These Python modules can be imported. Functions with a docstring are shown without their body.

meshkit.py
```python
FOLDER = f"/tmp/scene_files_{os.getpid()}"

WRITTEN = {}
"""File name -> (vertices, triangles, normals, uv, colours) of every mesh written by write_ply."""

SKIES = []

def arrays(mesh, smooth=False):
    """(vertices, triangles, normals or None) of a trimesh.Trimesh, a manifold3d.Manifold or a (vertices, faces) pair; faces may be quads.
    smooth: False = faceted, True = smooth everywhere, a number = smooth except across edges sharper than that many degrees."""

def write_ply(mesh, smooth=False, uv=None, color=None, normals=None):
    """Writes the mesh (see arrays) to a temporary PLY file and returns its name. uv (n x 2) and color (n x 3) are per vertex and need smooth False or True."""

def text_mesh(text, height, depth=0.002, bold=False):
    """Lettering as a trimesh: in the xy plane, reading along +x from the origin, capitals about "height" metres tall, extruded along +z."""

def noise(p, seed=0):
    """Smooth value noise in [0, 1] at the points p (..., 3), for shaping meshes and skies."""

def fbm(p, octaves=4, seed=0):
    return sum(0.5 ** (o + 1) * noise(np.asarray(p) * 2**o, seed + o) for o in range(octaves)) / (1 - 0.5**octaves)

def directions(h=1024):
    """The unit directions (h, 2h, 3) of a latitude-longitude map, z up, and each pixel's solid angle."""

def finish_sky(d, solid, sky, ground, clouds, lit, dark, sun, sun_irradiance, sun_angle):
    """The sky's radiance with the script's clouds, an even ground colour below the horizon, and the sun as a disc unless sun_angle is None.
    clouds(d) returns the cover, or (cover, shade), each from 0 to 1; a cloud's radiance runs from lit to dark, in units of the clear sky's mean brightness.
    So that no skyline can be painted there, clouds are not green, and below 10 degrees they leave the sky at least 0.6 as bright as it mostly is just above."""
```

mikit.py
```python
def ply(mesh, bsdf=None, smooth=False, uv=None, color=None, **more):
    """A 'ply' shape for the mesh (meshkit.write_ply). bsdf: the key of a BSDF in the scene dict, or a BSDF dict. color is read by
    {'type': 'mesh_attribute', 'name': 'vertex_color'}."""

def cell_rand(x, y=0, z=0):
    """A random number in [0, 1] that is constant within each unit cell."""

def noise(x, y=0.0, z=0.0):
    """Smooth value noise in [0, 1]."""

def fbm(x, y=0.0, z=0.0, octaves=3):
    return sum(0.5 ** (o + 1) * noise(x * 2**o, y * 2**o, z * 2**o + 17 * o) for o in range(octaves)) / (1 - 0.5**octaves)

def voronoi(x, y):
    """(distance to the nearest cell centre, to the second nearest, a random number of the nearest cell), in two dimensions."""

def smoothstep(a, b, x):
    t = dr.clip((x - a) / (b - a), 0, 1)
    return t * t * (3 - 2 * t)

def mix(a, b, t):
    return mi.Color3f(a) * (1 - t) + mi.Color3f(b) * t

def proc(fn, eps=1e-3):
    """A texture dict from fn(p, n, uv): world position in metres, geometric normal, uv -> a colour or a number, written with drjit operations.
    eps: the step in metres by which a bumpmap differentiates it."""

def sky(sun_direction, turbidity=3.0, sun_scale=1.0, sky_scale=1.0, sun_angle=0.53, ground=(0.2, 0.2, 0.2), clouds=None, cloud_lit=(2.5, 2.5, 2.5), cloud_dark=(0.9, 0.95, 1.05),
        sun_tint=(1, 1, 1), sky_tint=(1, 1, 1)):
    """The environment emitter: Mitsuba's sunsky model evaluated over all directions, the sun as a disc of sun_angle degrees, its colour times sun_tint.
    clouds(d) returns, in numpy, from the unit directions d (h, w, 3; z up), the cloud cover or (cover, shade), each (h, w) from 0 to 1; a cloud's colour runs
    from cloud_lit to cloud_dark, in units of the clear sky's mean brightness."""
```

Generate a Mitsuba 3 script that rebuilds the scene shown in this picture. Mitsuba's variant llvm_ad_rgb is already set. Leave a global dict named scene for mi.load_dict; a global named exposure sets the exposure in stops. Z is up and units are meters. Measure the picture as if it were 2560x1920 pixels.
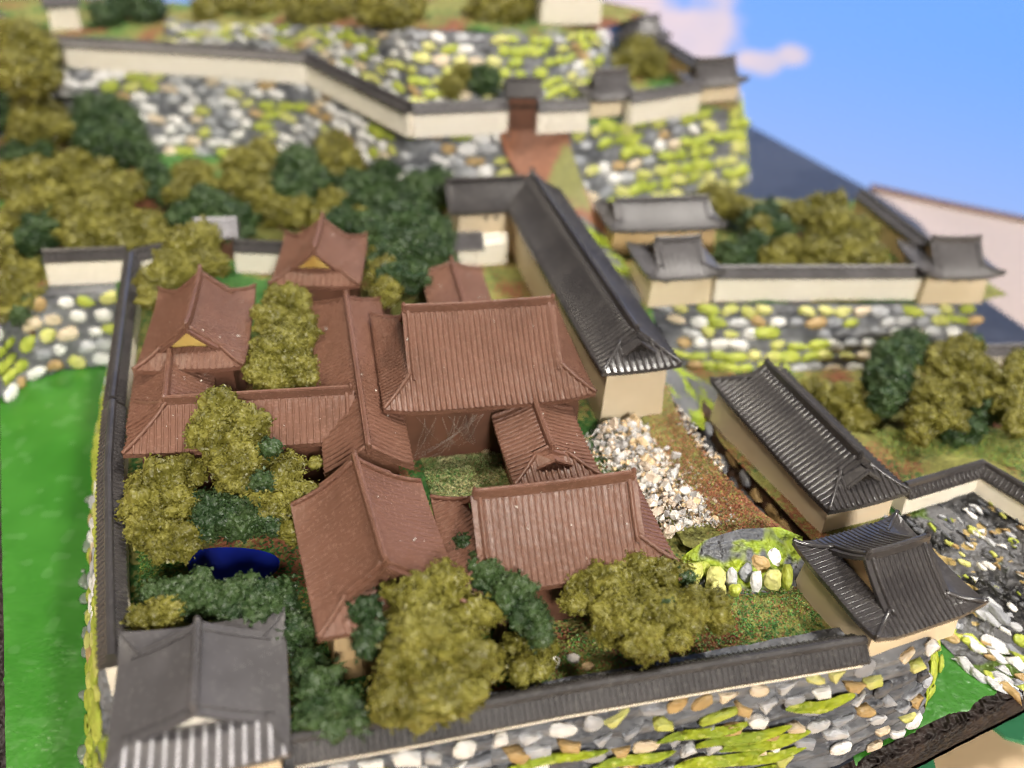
import math, random, numpy as np, trimesh, mitsuba as mi, drjit as dr, mikit, meshkit
from scipy.spatial import Delaunay
from shapely.geometry import Polygon, Point
rng = np.random.default_rng(7); random.seed(7)
S = 0.01                      # the script is laid out in centimetres (a small display model); 1 cm = S metres
scene, labels = {}, {}

# ------------------------------------------------------------------ camera
FOC, PITCH, ROLL, HGT = 2300.0, math.radians(36), math.radians(3.5), 6.6
fw = np.array([0, math.cos(PITCH), -math.sin(PITCH)]); rt = np.array([1.0, 0, 0]); up_ = np.cross(rt, fw)
RT = math.cos(ROLL) * rt + math.sin(ROLL) * up_; UP = -math.sin(ROLL) * rt + math.cos(ROLL) * up_
EYE = np.array([0, 0, HGT])
def D(u, v, z):
    """survey helper: the point at height z seen at (u, v) of a 2212 x 1659 view"""
    d = fw + (u * 2560 / 2212 - 1280) / FOC * RT - (v * 2560 / 2212 - 960) / FOC * UP
    return EYE + (z - HGT) / d[2] * d
def depth(p): return float((np.asarray(p) - EYE) @ fw)
T4 = mi.ScalarTransform4f
scene['camera'] = {'type': 'thinlens', 'fov': math.degrees(2 * math.atan(1280 / FOC)), 'fov_axis': 'x', 'near_clip': 0.005, 'far_clip': 20.0,
                   'aperture_radius': 0.085 * S, 'focus_distance': 8.8 * S,
                   'to_world': T4().look_at(origin=(EYE * S).tolist(), target=((EYE + fw) * S).tolist(), up=UP.tolist())}
exposure = 0.58

# ------------------------------------------------------------------ lamps (ceiling lights of the room, and a fill lamp added behind the camera)
def lamp(name, c, r, rad):
    n = -np.array(c, float); n[2] += 1; n[1] += 9; n /= np.linalg.norm(n)
    scene[name] = {'type': 'disk', 'to_world': T4().look_at(origin=(np.array(c) * S).tolist(), target=((np.array(c) + n) * S).tolist(), up=[0.3, 1, 0.1]) @ T4().scale(r * S),
                   'emitter': {'type': 'area', 'radiance': {'type': 'rgb', 'value': rad}}}
    labels[name] = {'label': 'round lamp ' + {'ceiling_lamp': 'on the room ceiling above the right of the model', 'ceiling_lamp_001': 'on the room ceiling above the left of the model', 'ceiling_lamp_002': 'added behind the viewer to light the facing walls'}[name],
                    'category': 'lamp'}
lamp('ceiling_lamp', (58, 42, 146), 11, [122, 115, 104])
lamp('ceiling_lamp_001', (-62, 25, 130), 11, [48, 42, 33])
lamp('ceiling_lamp_002', (42, -112, 86), 15, [72, 68, 62])  # added fill with no known fixture, brightens walls that face the camera
scene['room_light'] = {'type': 'constant', 'radiance': {'type': 'rgb', 'value': [0.06, 0.06, 0.062]}}

# ------------------------------------------------------------------ materials
def rgb(*c): return {'type': 'rgb', 'value': list(c)}
def lin(r, g, b): return [((x / 255 + 0.055) / 1.055) ** 2.4 if x > 10 else x / 255 / 12.92 for x in (r, g, b)]
def prin(col, rough=0.5, spec=0.5, **k):
    return {'type': 'twosided', 'b': {'type': 'principled', 'base_color': col if isinstance(col, dict) else rgb(*col), 'roughness': rough, 'specular': spec, **k}}
def bumped(col, rough, fn, scale, spec=0.5, eps=1e-5, **k):
    return {'type': 'twosided', 'b': {'type': 'bumpmap', 'arbitrary': mikit.proc(fn, eps), 'scale': scale,
            'b': {'type': 'principled', 'base_color': col if isinstance(col, dict) else rgb(*col), 'roughness': rough, 'specular': spec, **k}}}
def vary(a, b, sc, c=None, csc=60.0, amt=0.5):
    a, b = [float(x) for x in a], [float(x) for x in b]
    def fn(p, n, uv):
        q = p * (1 / S)
        t = mikit.smoothstep(0.35, 0.65, mikit.fbm(q.x * sc, q.y * sc, q.z * sc))
        col = mikit.mix(a, b, t)
        if c is not None:
            col = mikit.mix(col, c, mikit.smoothstep(0.62, 0.8, mikit.noise(q.x * csc, q.y * csc, q.z * csc)) * amt)
        return col
    return mikit.proc(fn)
def fine(p, n, uv):
    q = p * (1 / S)
    return mikit.fbm(q.x * 14, q.y * 14, q.z * 14)
def grain(p, n, uv):
    q = p * (1 / S)
    return mikit.noise(q.x * 55, q.y * 55, q.z * 55)
BR = [0.225, 0.092, 0.058]
scene['m_brown_plastic'] = bumped(vary([0.150, 0.071, 0.046], [0.180, 0.086, 0.057], 2.2, [0.30, 0.17, 0.125], 45, 0.3), 0.42, fine, 0.0001, 0.45)
scene['m_dark_plastic'] = prin(vary([0.044, 0.040, 0.041], [0.060, 0.055, 0.055], 2.5, [0.10, 0.092, 0.088], 30, 0.35), 0.22, 0.6)
scene['m_dark_matte'] = prin(vary([0.040, 0.037, 0.038], [0.056, 0.052, 0.053], 2.5, [0.10, 0.095, 0.09], 30, 0.4), 0.5, 0.3)
scene['m_grey_plastic'] = prin(vary([0.075, 0.07, 0.073], [0.098, 0.092, 0.097], 2.5, [0.15, 0.145, 0.14], 40, 0.3), 0.4, 0.45)
scene['m_light_ribs'] = prin(vary([0.4, 0.39, 0.42], [0.62, 0.6, 0.64], 3), 0.4)
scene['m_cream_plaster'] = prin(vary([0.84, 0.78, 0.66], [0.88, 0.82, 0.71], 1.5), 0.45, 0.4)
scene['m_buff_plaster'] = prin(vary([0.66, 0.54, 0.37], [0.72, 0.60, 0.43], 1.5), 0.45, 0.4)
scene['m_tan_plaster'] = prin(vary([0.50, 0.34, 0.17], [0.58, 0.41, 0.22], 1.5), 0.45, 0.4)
scene['m_ochre'] = prin(vary([0.45, 0.27, 0.06], [0.6, 0.42, 0.12], 5), 0.6)
scene['m_brown_wood'] = prin(vary([0.10, 0.045, 0.028], [0.14, 0.06, 0.036], 3), 0.55)
scene['m_shadow_hole'] = prin([0.02, 0.017, 0.015], 0.8, 0.2)
STONE = {
    'white': vary([0.84, 0.82, 0.79], [0.74, 0.73, 0.72], 5), 'grey': vary([0.36, 0.37, 0.40], [0.26, 0.27, 0.30], 5), 'pale': vary([0.55, 0.55, 0.56], [0.42, 0.43, 0.46], 5),
    'tan': vary([0.52, 0.36, 0.16], [0.42, 0.28, 0.12], 5), 'slate': vary([0.085, 0.088, 0.10], [0.13, 0.135, 0.15], 6), 'lime': vary([0.47, 0.52, 0.08], [0.35, 0.42, 0.05], 5),
    'straw': vary([0.62, 0.60, 0.22], [0.5, 0.52, 0.12], 5), 'cream': vary([0.74, 0.62, 0.46], [0.64, 0.52, 0.36], 5)}
for k, c in STONE.items(): scene['m_stone_' + k] = bumped(c, 0.4, fine, 0.0006, 0.5)
scene['m_wall_core'] = bumped(vary([0.09, 0.094, 0.108], [0.19, 0.195, 0.21], 3.0), 0.4, fine, 0.0008)
def rock_col(p, n, uv):
    q = p * (1 / S)
    a = mikit.fbm(q.x * 2.6 + 5, q.y * 2.6, q.z * 5.0, 4)
    c = mikit.mix([0.02, 0.02, 0.022], [0.16, 0.16, 0.17], mikit.smoothstep(.42, .6, a))
    c = mikit.mix(c, [0.45, 0.33, 0.13], mikit.smoothstep(.64, .67, mikit.fbm(q.x * 5 + 40, q.y * 5, q.z * 9, 4)))
    return mikit.mix(c, [0.10, 0.16, 0.03], mikit.smoothstep(.60, .66, mikit.fbm(q.x * 2 + 80, q.y * 2, q.z * 2, 4)))
scene['m_rock_paint'] = bumped(mikit.proc(rock_col), 0.35, fine, 0.0015)
scene['m_moss_paint'] = bumped(vary([0.40, 0.47, 0.025], [0.27, 0.36, 0.03], 4, [0.6, 0.62, 0.15], 25, 0.7), 0.55, fine, 0.0015)
def bank_col(p, n, uv):
    q = p * (1 / S)
    t = mikit.smoothstep(0.43, 0.50, mikit.fbm(q.x * 1.9 + 3, q.y * 1.9, q.z * 1.9, 4))
    g = mikit.mix([0.10, 0.105, 0.115], [0.2, 0.205, 0.22], mikit.noise(q.x * 5, q.y * 5, q.z * 5))
    m = mikit.mix([0.38, 0.46, 0.03], [0.25, 0.36, 0.04], mikit.noise(q.x * 9, q.y * 9, q.z * 9))
    return mikit.mix(g, m, t)
scene['m_bank_paint'] = bumped(mikit.proc(bank_col), 0.42, fine, 0.0012)
def turf_fn(bias_soil, bias_olive):
    def fn(p, n, uv):
        q = p * (1 / S)
        g = mikit.noise(q.x * 34, q.y * 34, q.z * 34)
        h = mikit.noise(q.x * 62 + 9, q.y * 62, q.z * 62)
        a = mikit.fbm(q.x * 1.1 + 7, q.y * 1.1 + 2, 0.0, 4) + (g - 0.5) * 0.45
        b = mikit.fbm(q.x * 1.5 + 31, q.y * 1.5, 4.0, 4) + (h - 0.5) * 0.40
        c = mikit.mix([0.05, 0.155, 0.032], [0.235, 0.235, 0.065], mikit.smoothstep(0.46 - bias_olive, 0.62 - bias_olive, a))
        c = mikit.mix(c, [0.23, 0.085, 0.042], mikit.smoothstep(0.62 - bias_soil, 0.72 - bias_soil, b))
        return c * (0.40 + 0.8 * g + 0.4 * h)
    return mikit.proc(fn)
scene['m_turf'] = bumped(turf_fn(0.02, 0.06), 0.65, grain, 0.00035, 0.4)
scene['m_turf_olive'] = bumped(turf_fn(0.05, 0.14), 0.65, grain, 0.00035, 0.4)
scene['m_soil_turf'] = bumped(turf_fn(0.16, 0.16), 0.6, grain, 0.00035, 0.4)
def ramp_fn(p, n, uv):
    q = p * (1 / S)
    b = mikit.fbm(q.x * 1.6, q.y * 1.6, 1.0, 4)
    return mikit.mix([0.24, 0.10, 0.055], [0.20, 0.20, 0.06], mikit.smoothstep(0.5, 0.62, b)) * (0.8 + 0.4 * mikit.noise(q.x * 20, q.y * 20, q.z * 20))
scene['m_trench_soil'] = bumped(vary([0.055, 0.028, 0.015], [0.11, 0.05, 0.024], 4, [0.14, 0.13, 0.04], 30, .5), 0.5, fine, 0.001)  # brown soil taken darker, so the trench shade sits in the colour
scene['m_ramp_soil'] = prin(mikit.proc(ramp_fn), 0.6)
def lawn_bump(p, n, uv):
    q = p * (1 / S)
    return mikit.fbm(q.x * 5, q.y * 2.2, 0.0, 4) + 0.12 * mikit.noise(q.x * 26, q.y * 26, 0.0)
scene['m_lawn_paint'] = bumped(vary([0.035, 0.168, 0.016], [0.049, 0.203, 0.024], 1.3, [0.13, 0.28, 0.10], 8, 0.22), 0.27, lawn_bump, 0.00022, 0.5)
def foam_bump(p, n, uv):
    q = p * (1 / S)
    return mikit.noise(q.x * 22, q.y * 22, q.z * 22)
scene['m_board_dark'] = bumped(vary([0.02, 0.014, 0.012], [0.035, 0.022, 0.018], 4), 0.6, foam_bump, 0.0012)
scene['m_moat_paint'] = prin(vary([0.026, 0.028, 0.040], [0.038, 0.041, 0.056], 0.9), 0.42, 0.4)
def table_fn(p, n, uv):
    q = p * (1 / S)
    s = q.x * 0.42 + q.y * 0.91
    c = mikit.mix([0.62, 0.44, 0.25], [0.68, 0.5, 0.3], mikit.fbm(q.x * 0.4, q.y * 0.4, 0.0))
    return c
scene['m_table_top'] = prin(mikit.proc(table_fn), 0.35)
scene['m_mat_green'] = prin(vary([0.05, 0.26, 0.12], [0.07, 0.32, 0.15], 1), 0.4)
scene['m_pink_board'] = prin(vary([0.40, 0.325, 0.29], [0.44, 0.355, 0.32], 0.3), 0.45)
scene['m_board_rim'] = prin([0.12, 0.055, 0.03], 0.5)
scene['m_pond_water'] = prin([0.014, 0.03, 0.34], 0.15, 0.45)
LEAF = {'olive': ([0.112, 0.104, 0.015], [0.20, 0.185, 0.034]), 'dark': ([0.019, 0.043, 0.013], [0.045, 0.080, 0.025]), 'moss': ([0.34, 0.38, 0.15], [0.68, 0.66, 0.36])}
for k, (a, b) in LEAF.items(): scene['m_leaf_' + k] = prin(vary(a, b, 6.0), 0.42, 0.4)
for k, c in {'rust': [0.40, 0.16, 0.075], 'olive': [0.27, 0.24, 0.08], 'lime': [0.36, 0.40, 0.07], 'green': [0.13, 0.31, 0.07]}.items(): scene['m_crumb_' + k] = prin(vary(c, [x * .6 for x in c], 20), 0.5, 0.5)
scene['m_twig'] = prin([0.12, 0.06, 0.035], 0.7)
for k, c in {'quartz': [0.58, 0.56, 0.54], 'honey': [0.62, 0.46, 0.27], 'smoke': [0.40, 0.38, 0.37], 'blush': [0.66, 0.54, 0.43], 'milk': [0.76, 0.72, 0.66]}.items():
    scene['m_pebble_' + k] = bumped(vary([min(.9, x * 1.12) for x in c], [x * 0.85 for x in c], 12), 0.28, fine, 0.0004, 0.5)
scene['m_glue_thread'] = prin([0.42, 0.38, 0.35], 0.25, 0.6)
scene['m_glue'] = {'type': 'principled', 'base_color': rgb(0.75, 0.85, 0.72), 'roughness': 0.08, 'spec_trans': 0.75, 'eta': 1.4}

# ------------------------------------------------------------------ helpers
count = {}
def numbered(k):
    n = count.get(k, -1) + 1; count[k] = n
    return k if n == 0 else f'{k}_{n:03d}'
def thing(name, label, cat, group=None, kind=None):
    k = numbered(name); d = {'label': label, 'category': cat}
    if group: d['group'] = group
    if kind: d['kind'] = kind
    labels[k] = d
    return k
def put(key, mesh, mat, smooth=False, **kw):
    v, f = (mesh.vertices, mesh.faces) if hasattr(mesh, 'vertices') else mesh
    scene[key] = mikit.ply((np.asarray(v) * S, np.asarray(f)), 'm_' + mat, smooth, **kw)
    return key
def part(parent, name, mesh, mat, smooth=False, kind=None, label=None):
    k = numbered(parent + '__' + name)
    put(k, mesh, mat, smooth)
    if kind or label: labels[k] = {a: b for a, b in (('kind', kind), ('label', label)) if b}
    return k
def struct(name, mesh, mat, label, smooth=False):
    k = numbered(name); put(k, mesh, mat, smooth); labels[k] = {'label': label, 'kind': 'structure'}
    return k
class MB:
    def __init__(s): s.v, s.f, s.n = [], [], 0
    def add(s, v, f):
        v = np.asarray(v, float); f = np.asarray(f, int)
        if f.shape[1] == 4: f = np.vstack([f[:, [0, 1, 2]], f[:, [0, 2, 3]]])
        s.v.append(v); s.f.append(f + s.n); s.n += len(v); return s
    def mesh(s): return np.vstack(s.v), np.vstack(s.f)
    def tube(s, pts, r, sides=5, flat=1.0, cap=True):
        p = np.asarray(pts, float); n = len(p); r = np.broadcast_to(r, (n,))
        t = np.gradient(p, axis=0); t /= np.linalg.norm(t, axis=1, keepdims=True) + 1e-12
        a = np.cross(t, [0, 0, 1.0]); bad = np.linalg.norm(a, axis=1) < 1e-3; a[bad] = [1, 0, 0]
        a /= np.linalg.norm(a, axis=1, keepdims=True); b = np.cross(a, t)
        ang = np.arange(sides) * 2 * np.pi / sides + np.pi / 2
        v = p[:, None] + r[:, None, None] * (np.cos(ang)[None, :, None] * a[:, None] + flat * np.sin(ang)[None, :, None] * b[:, None])
        i, j = np.meshgrid(np.arange(n - 1), np.arange(sides), indexing='ij'); j2 = (j + 1) % sides
        q = np.stack([i * sides + j, i * sides + j2, (i + 1) * sides + j2, (i + 1) * sides + j], -1).reshape(-1, 4)
        f = np.vstack([q[:, [0, 1, 2]], q[:, [0, 2, 3]]])
        if cap:
            c = np.array([[0, k + 1, k] for k in range(1, sides - 1)])
            f = np.vstack([f, c, c[:, ::-1] + (n - 1) * sides])
        return s.add(v.reshape(-1, 3), f)
    def grid(s, P, thick=0.0, dirn=(0, 0, -1)):
        P = np.asarray(P, float); n, m = P.shape[:2]
        i, j = np.meshgrid(np.arange(n - 1), np.arange(m - 1), indexing='ij')
        q = np.stack([i * m + j, i * m + j + 1, (i + 1) * m + j + 1, (i + 1) * m + j], -1).reshape(-1, 4)
        if not thick: return s.add(P.reshape(-1, 3), q)
        Q = P + np.asarray(dirn, float) * thick
        s.add(P.reshape(-1, 3), q); s.add(Q.reshape(-1, 3), q[:, ::-1])
        for e in ((P[0], Q[0]), (P[-1], Q[-1]), (P[:, 0], Q[:, 0]), (P[:, -1], Q[:, -1])): s.grid(np.stack(e))
        return s
    def prism(s, poly, z0, z1):
        """vertical prism on the (x, y) polygon; z0, z1 numbers; poly counter-clockwise or not"""
        poly = np.asarray(poly, float); n = len(poly)
        m = trimesh.creation.extrude_polygon(Polygon(poly), z1 - z0, engine='earcut')
        v = np.array(m.vertices); v[:, 2] += z0
        return s.add(v, m.faces)
    def taper(s, lo, hi):
        """closed solid between two same-length rings of 3-D points"""
        lo, hi = np.asarray(lo, float), np.asarray(hi, float); n = len(lo)
        i = np.arange(n); j = (i + 1) % n
        s.add(np.vstack([lo, hi]), np.stack([i, j, j + n, i + n], 1))
        c = [[0, k, k + 1] for k in range(1, n - 1)]
        s.add(hi, c); return s.add(lo, np.array(c)[:, ::-1])
def jig(v, amt, sc, seed=0):
    v = np.asarray(v, float)
    return v + amt * (np.stack([meshkit.fbm(v * sc + 13.7 * k, 3, seed + k) for k in range(3)], -1) - 0.5) * 2

# ------------------------------------------------------------------ terrain sheets
def sheet(name, boundary, mat, label, inner=(), amp=0.03, cell=0.22, tex=2.0, kind=True):
    at3 = lambda q: np.array(q[:3], float) if len(q) == 4 else D(*q)      # a fourth entry marks plain x, y, z
    B = np.array([at3(q) for q in boundary]); I = np.array([at3(q) for q in inner]).reshape(-1, 3)
    poly = Polygon(B[:, :2]).buffer(0)
    ctrl = np.vstack([B, I])
    x0, y0, x1, y1 = poly.bounds
    xs, ys = np.meshgrid(np.arange(x0, x1, cell), np.arange(y0, y1, cell))
    g = np.stack([xs.ravel(), ys.ravel()], 1) + rng.uniform(-.25, .25, (xs.size, 2)) * cell
    from shapely import contains_xy
    g = g[contains_xy(poly.buffer(-cell * 0.3), g[:, 0], g[:, 1])]
    ring = poly.exterior; m = max(8, int(ring.length / cell * 1.3))
    rp = np.array([ring.interpolate(t, normalized=True).coords[0] for t in np.linspace(0, 1, m, endpoint=False)])
    pts = np.vstack([rp, g])
    from scipy.interpolate import LinearNDInterpolator, NearestNDInterpolator
    z = LinearNDInterpolator(ctrl[:, :2], ctrl[:, 2])(pts); zn = NearestNDInterpolator(ctrl[:, :2], ctrl[:, 2])(pts)
    z = np.where(np.isnan(z), zn, z)
    q3 = np.stack([pts[:, 0], pts[:, 1], z], 1)
    q3[:, 2] += amp * 2 * (meshkit.fbm(q3 * tex, 4, 5) - 0.5)
    tri = Delaunay(pts).simplices
    cc = pts[tri].mean(1); tri = tri[contains_xy(poly, cc[:, 0], cc[:, 1])]
    a, b, c = (q3[tri[:, k], :2] for k in range(3))
    flip = np.cross(b - a, c - a) < 0 if False else ((b - a)[:, 0] * (c - a)[:, 1] - (b - a)[:, 1] * (c - a)[:, 0]) < 0
    tri[flip] = tri[flip][:, ::-1]
    if kind: struct(name, (q3, tri), mat, label, True)
    return q3, tri

# ------------------------------------------------------------------ stone lumps
LUMP = []
for k in range(20):
    if k < 10:
        m = trimesh.creation.icosphere(subdivisions=1, radius=1.0); v = np.array(m.vertices); v *= 0.5 + 1.05 * meshkit.fbm(v * 1.0 + 20 * k, 3, k)[:, None]
    else:                                     # broken, angular ones
        a = np.sort(rng.uniform(0, 2 * np.pi, 6)); r = rng.uniform(.65, 1.15, 6)
        lo = np.c_[np.cos(a) * r, np.sin(a) * r, np.full(6, -1.0)]; hi = np.c_[np.cos(a) * r * .8, np.sin(a) * r * .8, rng.uniform(.55, 1.0, 6)]
        m = trimesh.convex.convex_hull(np.vstack([lo, hi])).subdivide(); v = np.array(m.vertices); v[:, :2] *= (1 + .25 * (meshkit.fbm(v * 2.1 + k, 2, k) - .5))[:, None]
    LUMP.append((v / np.abs(v).max(0), np.array(m.faces)))
lump_ply = {}
def lump(key, mat, M, k, smooth=True):
    if (k, mat) not in lump_ply: lump_ply[k, mat] = mikit.ply(LUMP[k], 'm_' + mat, smooth)
    M = np.array(M, float)
    if np.linalg.det(M[:3, :3]) < 0: M[:3, 0] *= -1
    M[:3] *= S
    scene[key] = {**lump_ply[k, mat], 'to_world': T4(M)}
def frame(x, y, z, c):
    M = np.eye(4); M[:3, 0], M[:3, 1], M[:3, 2], M[:3, 3] = x, y, z, c; return M

def stone_wall(label, top, bot, rows, pitch, pal, moss=0.0, mossk=0, jit=0.16, proud=0.05, thick=0.35, size=0.43, face_mat='wall_core', groove=0.02, limit=300, cat='stone wall', name='stone_wall', streaks=(), kinds=(0, 10)):
    """top, bot: lists of 3-D points (same length), left to right as seen from outside"""
    top, bot = np.asarray(top, float), np.asarray(bot, float)
    L = np.concatenate([[0], np.cumsum(np.linalg.norm(np.diff((top + bot) / 2, axis=0), axis=1))])
    def at(s, t):
        tt = np.stack([np.interp(s, L, top[:, k]) for k in range(3)], -1); bb = np.stack([np.interp(s, L, bot[:, k]) for k in range(3)], -1)
        tt = tt + (bb - tt) * np.asarray(t)[..., None]
        return tt
    key = thing(name, label, cat)
    ns = max(6, int(L[-1] / 0.07)); nt = max(5, rows * 5)
    s, t = np.meshgrid(np.linspace(0, L[-1], ns), np.linspace(0, 1, nt), indexing='ij')
    P = at(s, t)
    du = at(np.minimum(s + .02, L[-1]), t) - at(np.maximum(s - .02, 0), t); dv = at(s, np.minimum(t + .02, 1)) - at(s, np.maximum(t - .02, 0))
    N = np.cross(dv, du); N /= np.linalg.norm(N, axis=-1, keepdims=True) + 1e-9
    wav = 0.5 + 0.5 * np.cos((t * rows + 0.25 * (meshkit.fbm(np.stack([s * 1.5, t, s * 0], -1), 2, 3) - .5)) * 2 * np.pi)
    P = P + N * ((meshkit.fbm(P * 3.0, 3, 9) - 0.5) * 0.08 - groove * wav ** 4)[..., None]
    mb = MB().grid(P)
    back = P[:, [0, -1]] + np.array([0, thick, 0.0])
    mb.grid(np.stack([P[:, 0], back[:, 0]])); mb.grid(np.stack([P[0], P[0] + [0, thick, 0]])); mb.grid(np.stack([P[-1], P[-1] + [0, thick, 0]]))
    part(key, 'face', mb.mesh(), face_mat, True)
    names, wts = list(pal.keys()), np.array(list(pal.values()), float); wts /= wts.sum()
    n_in, extra = 0, {}
    jobs = []
    for r in range(rows):
        n = max(2, int(round(L[-1] / pitch)))
        for c in range(n):
            if rng.random() < 0.07: continue
            ss = (c + 0.5 + (r % 2) * 0.45 + rng.uniform(-jit, jit)) * L[-1] / n
            if ss > L[-1] * 0.995: continue
            jobs.append((ss, (r + 0.5 + rng.uniform(-jit, jit) * 0.7) / rows))
    if len(jobs) > limit: limit = int(limit)
    order = rng.permutation(len(jobs))
    for idx in order:
        ss, tt = jobs[idx]
        c0 = at(np.array(ss), np.array(tt)); x = at(np.array(min(ss + .05, L[-1])), np.array(tt)) - at(np.array(max(ss - .05, 0)), np.array(tt)); y = at(np.array(ss), np.array(min(tt + .05, 1))) - at(np.array(ss), np.array(max(tt - .05, 0)))
        hgt = np.linalg.norm(y) / (min(tt + .05, 1) - max(tt - .05, 0)) / rows
        x /= np.linalg.norm(x); y /= np.linalg.norm(y); z = np.cross(y, x); z /= np.linalg.norm(z)
        mo = meshkit.fbm(np.array([[c0[0] * .9 + mossk, c0[2] * 1.6 + mossk * 3, c0[1] * .5]]), 3, 21)[0]
        mat = names[rng.choice(len(names), p=wts)]
        if mo < moss: mat = ('lime', 'lime', 'straw', 'lime')[rng.integers(4)]
        w = pitch * size * rng.uniform(.75, 1.2); h = hgt * size * rng.uniform(.72, 1.1)
        if mat == 'lime' and rng.random() < 0.35: w *= 1.5
        a = rng.uniform(-.35, .35); xa, ya = x * math.cos(a) + y * math.sin(a), y * math.cos(a) - x * math.sin(a)
        M = frame(xa * w, ya * h, z * proud * rng.uniform(.7, 1.2), c0 + z * 0.006)
        if n_in < limit:
            lump(numbered(key + '__stone'), 'stone_' + mat, M, int(rng.integers(*kinds))); n_in += 1
        else: extra.setdefault(mat, []).append(M)
    for mat, Ms in extra.items():
        mb = MB()
        for M in Ms:
            v, f = LUMP[int(rng.integers(*kinds))]; mb.add(v @ M[:3, :3].T + M[:3, 3], f)
        part(key, mat + '_stones', mb.mesh(), 'stone_' + mat, True, 'stuff')
    for (s0, s1, t0, wd) in streaks:      # long daubs of moss paint lying along the courses
        n = 26; q = np.linspace(0, 1, n); env = np.sin(np.pi * q) ** 0.5
        rowsP = []
        for k in np.linspace(-1, 1, 9):
            off = k * wd * env * (0.75 + 0.5 * meshkit.fbm(np.stack([q * 6 + s0 * 5, q * 0 + t0 * 9, q * 0 + k], -1), 3, 2))
            pt = at(s0 + (s1 - s0) * q, np.clip(t0 + off + 0.02 * np.sin(q * 7 + s0), 0, 1))
            pt = pt + np.mean(N.reshape(-1, 3), 0) * (0.02 + 0.05 * (1 - k * k) * env * (0.6 + 0.8 * meshkit.fbm(np.stack([q * 25, q * 0 + k * 3, q * 0 + s0], -1), 2, 8)))[:, None]
            rowsP.append(pt)
        part(key, 'moss', MB().grid(np.stack(rowsP)).mesh(), 'moss_paint', True)
    return key

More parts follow.
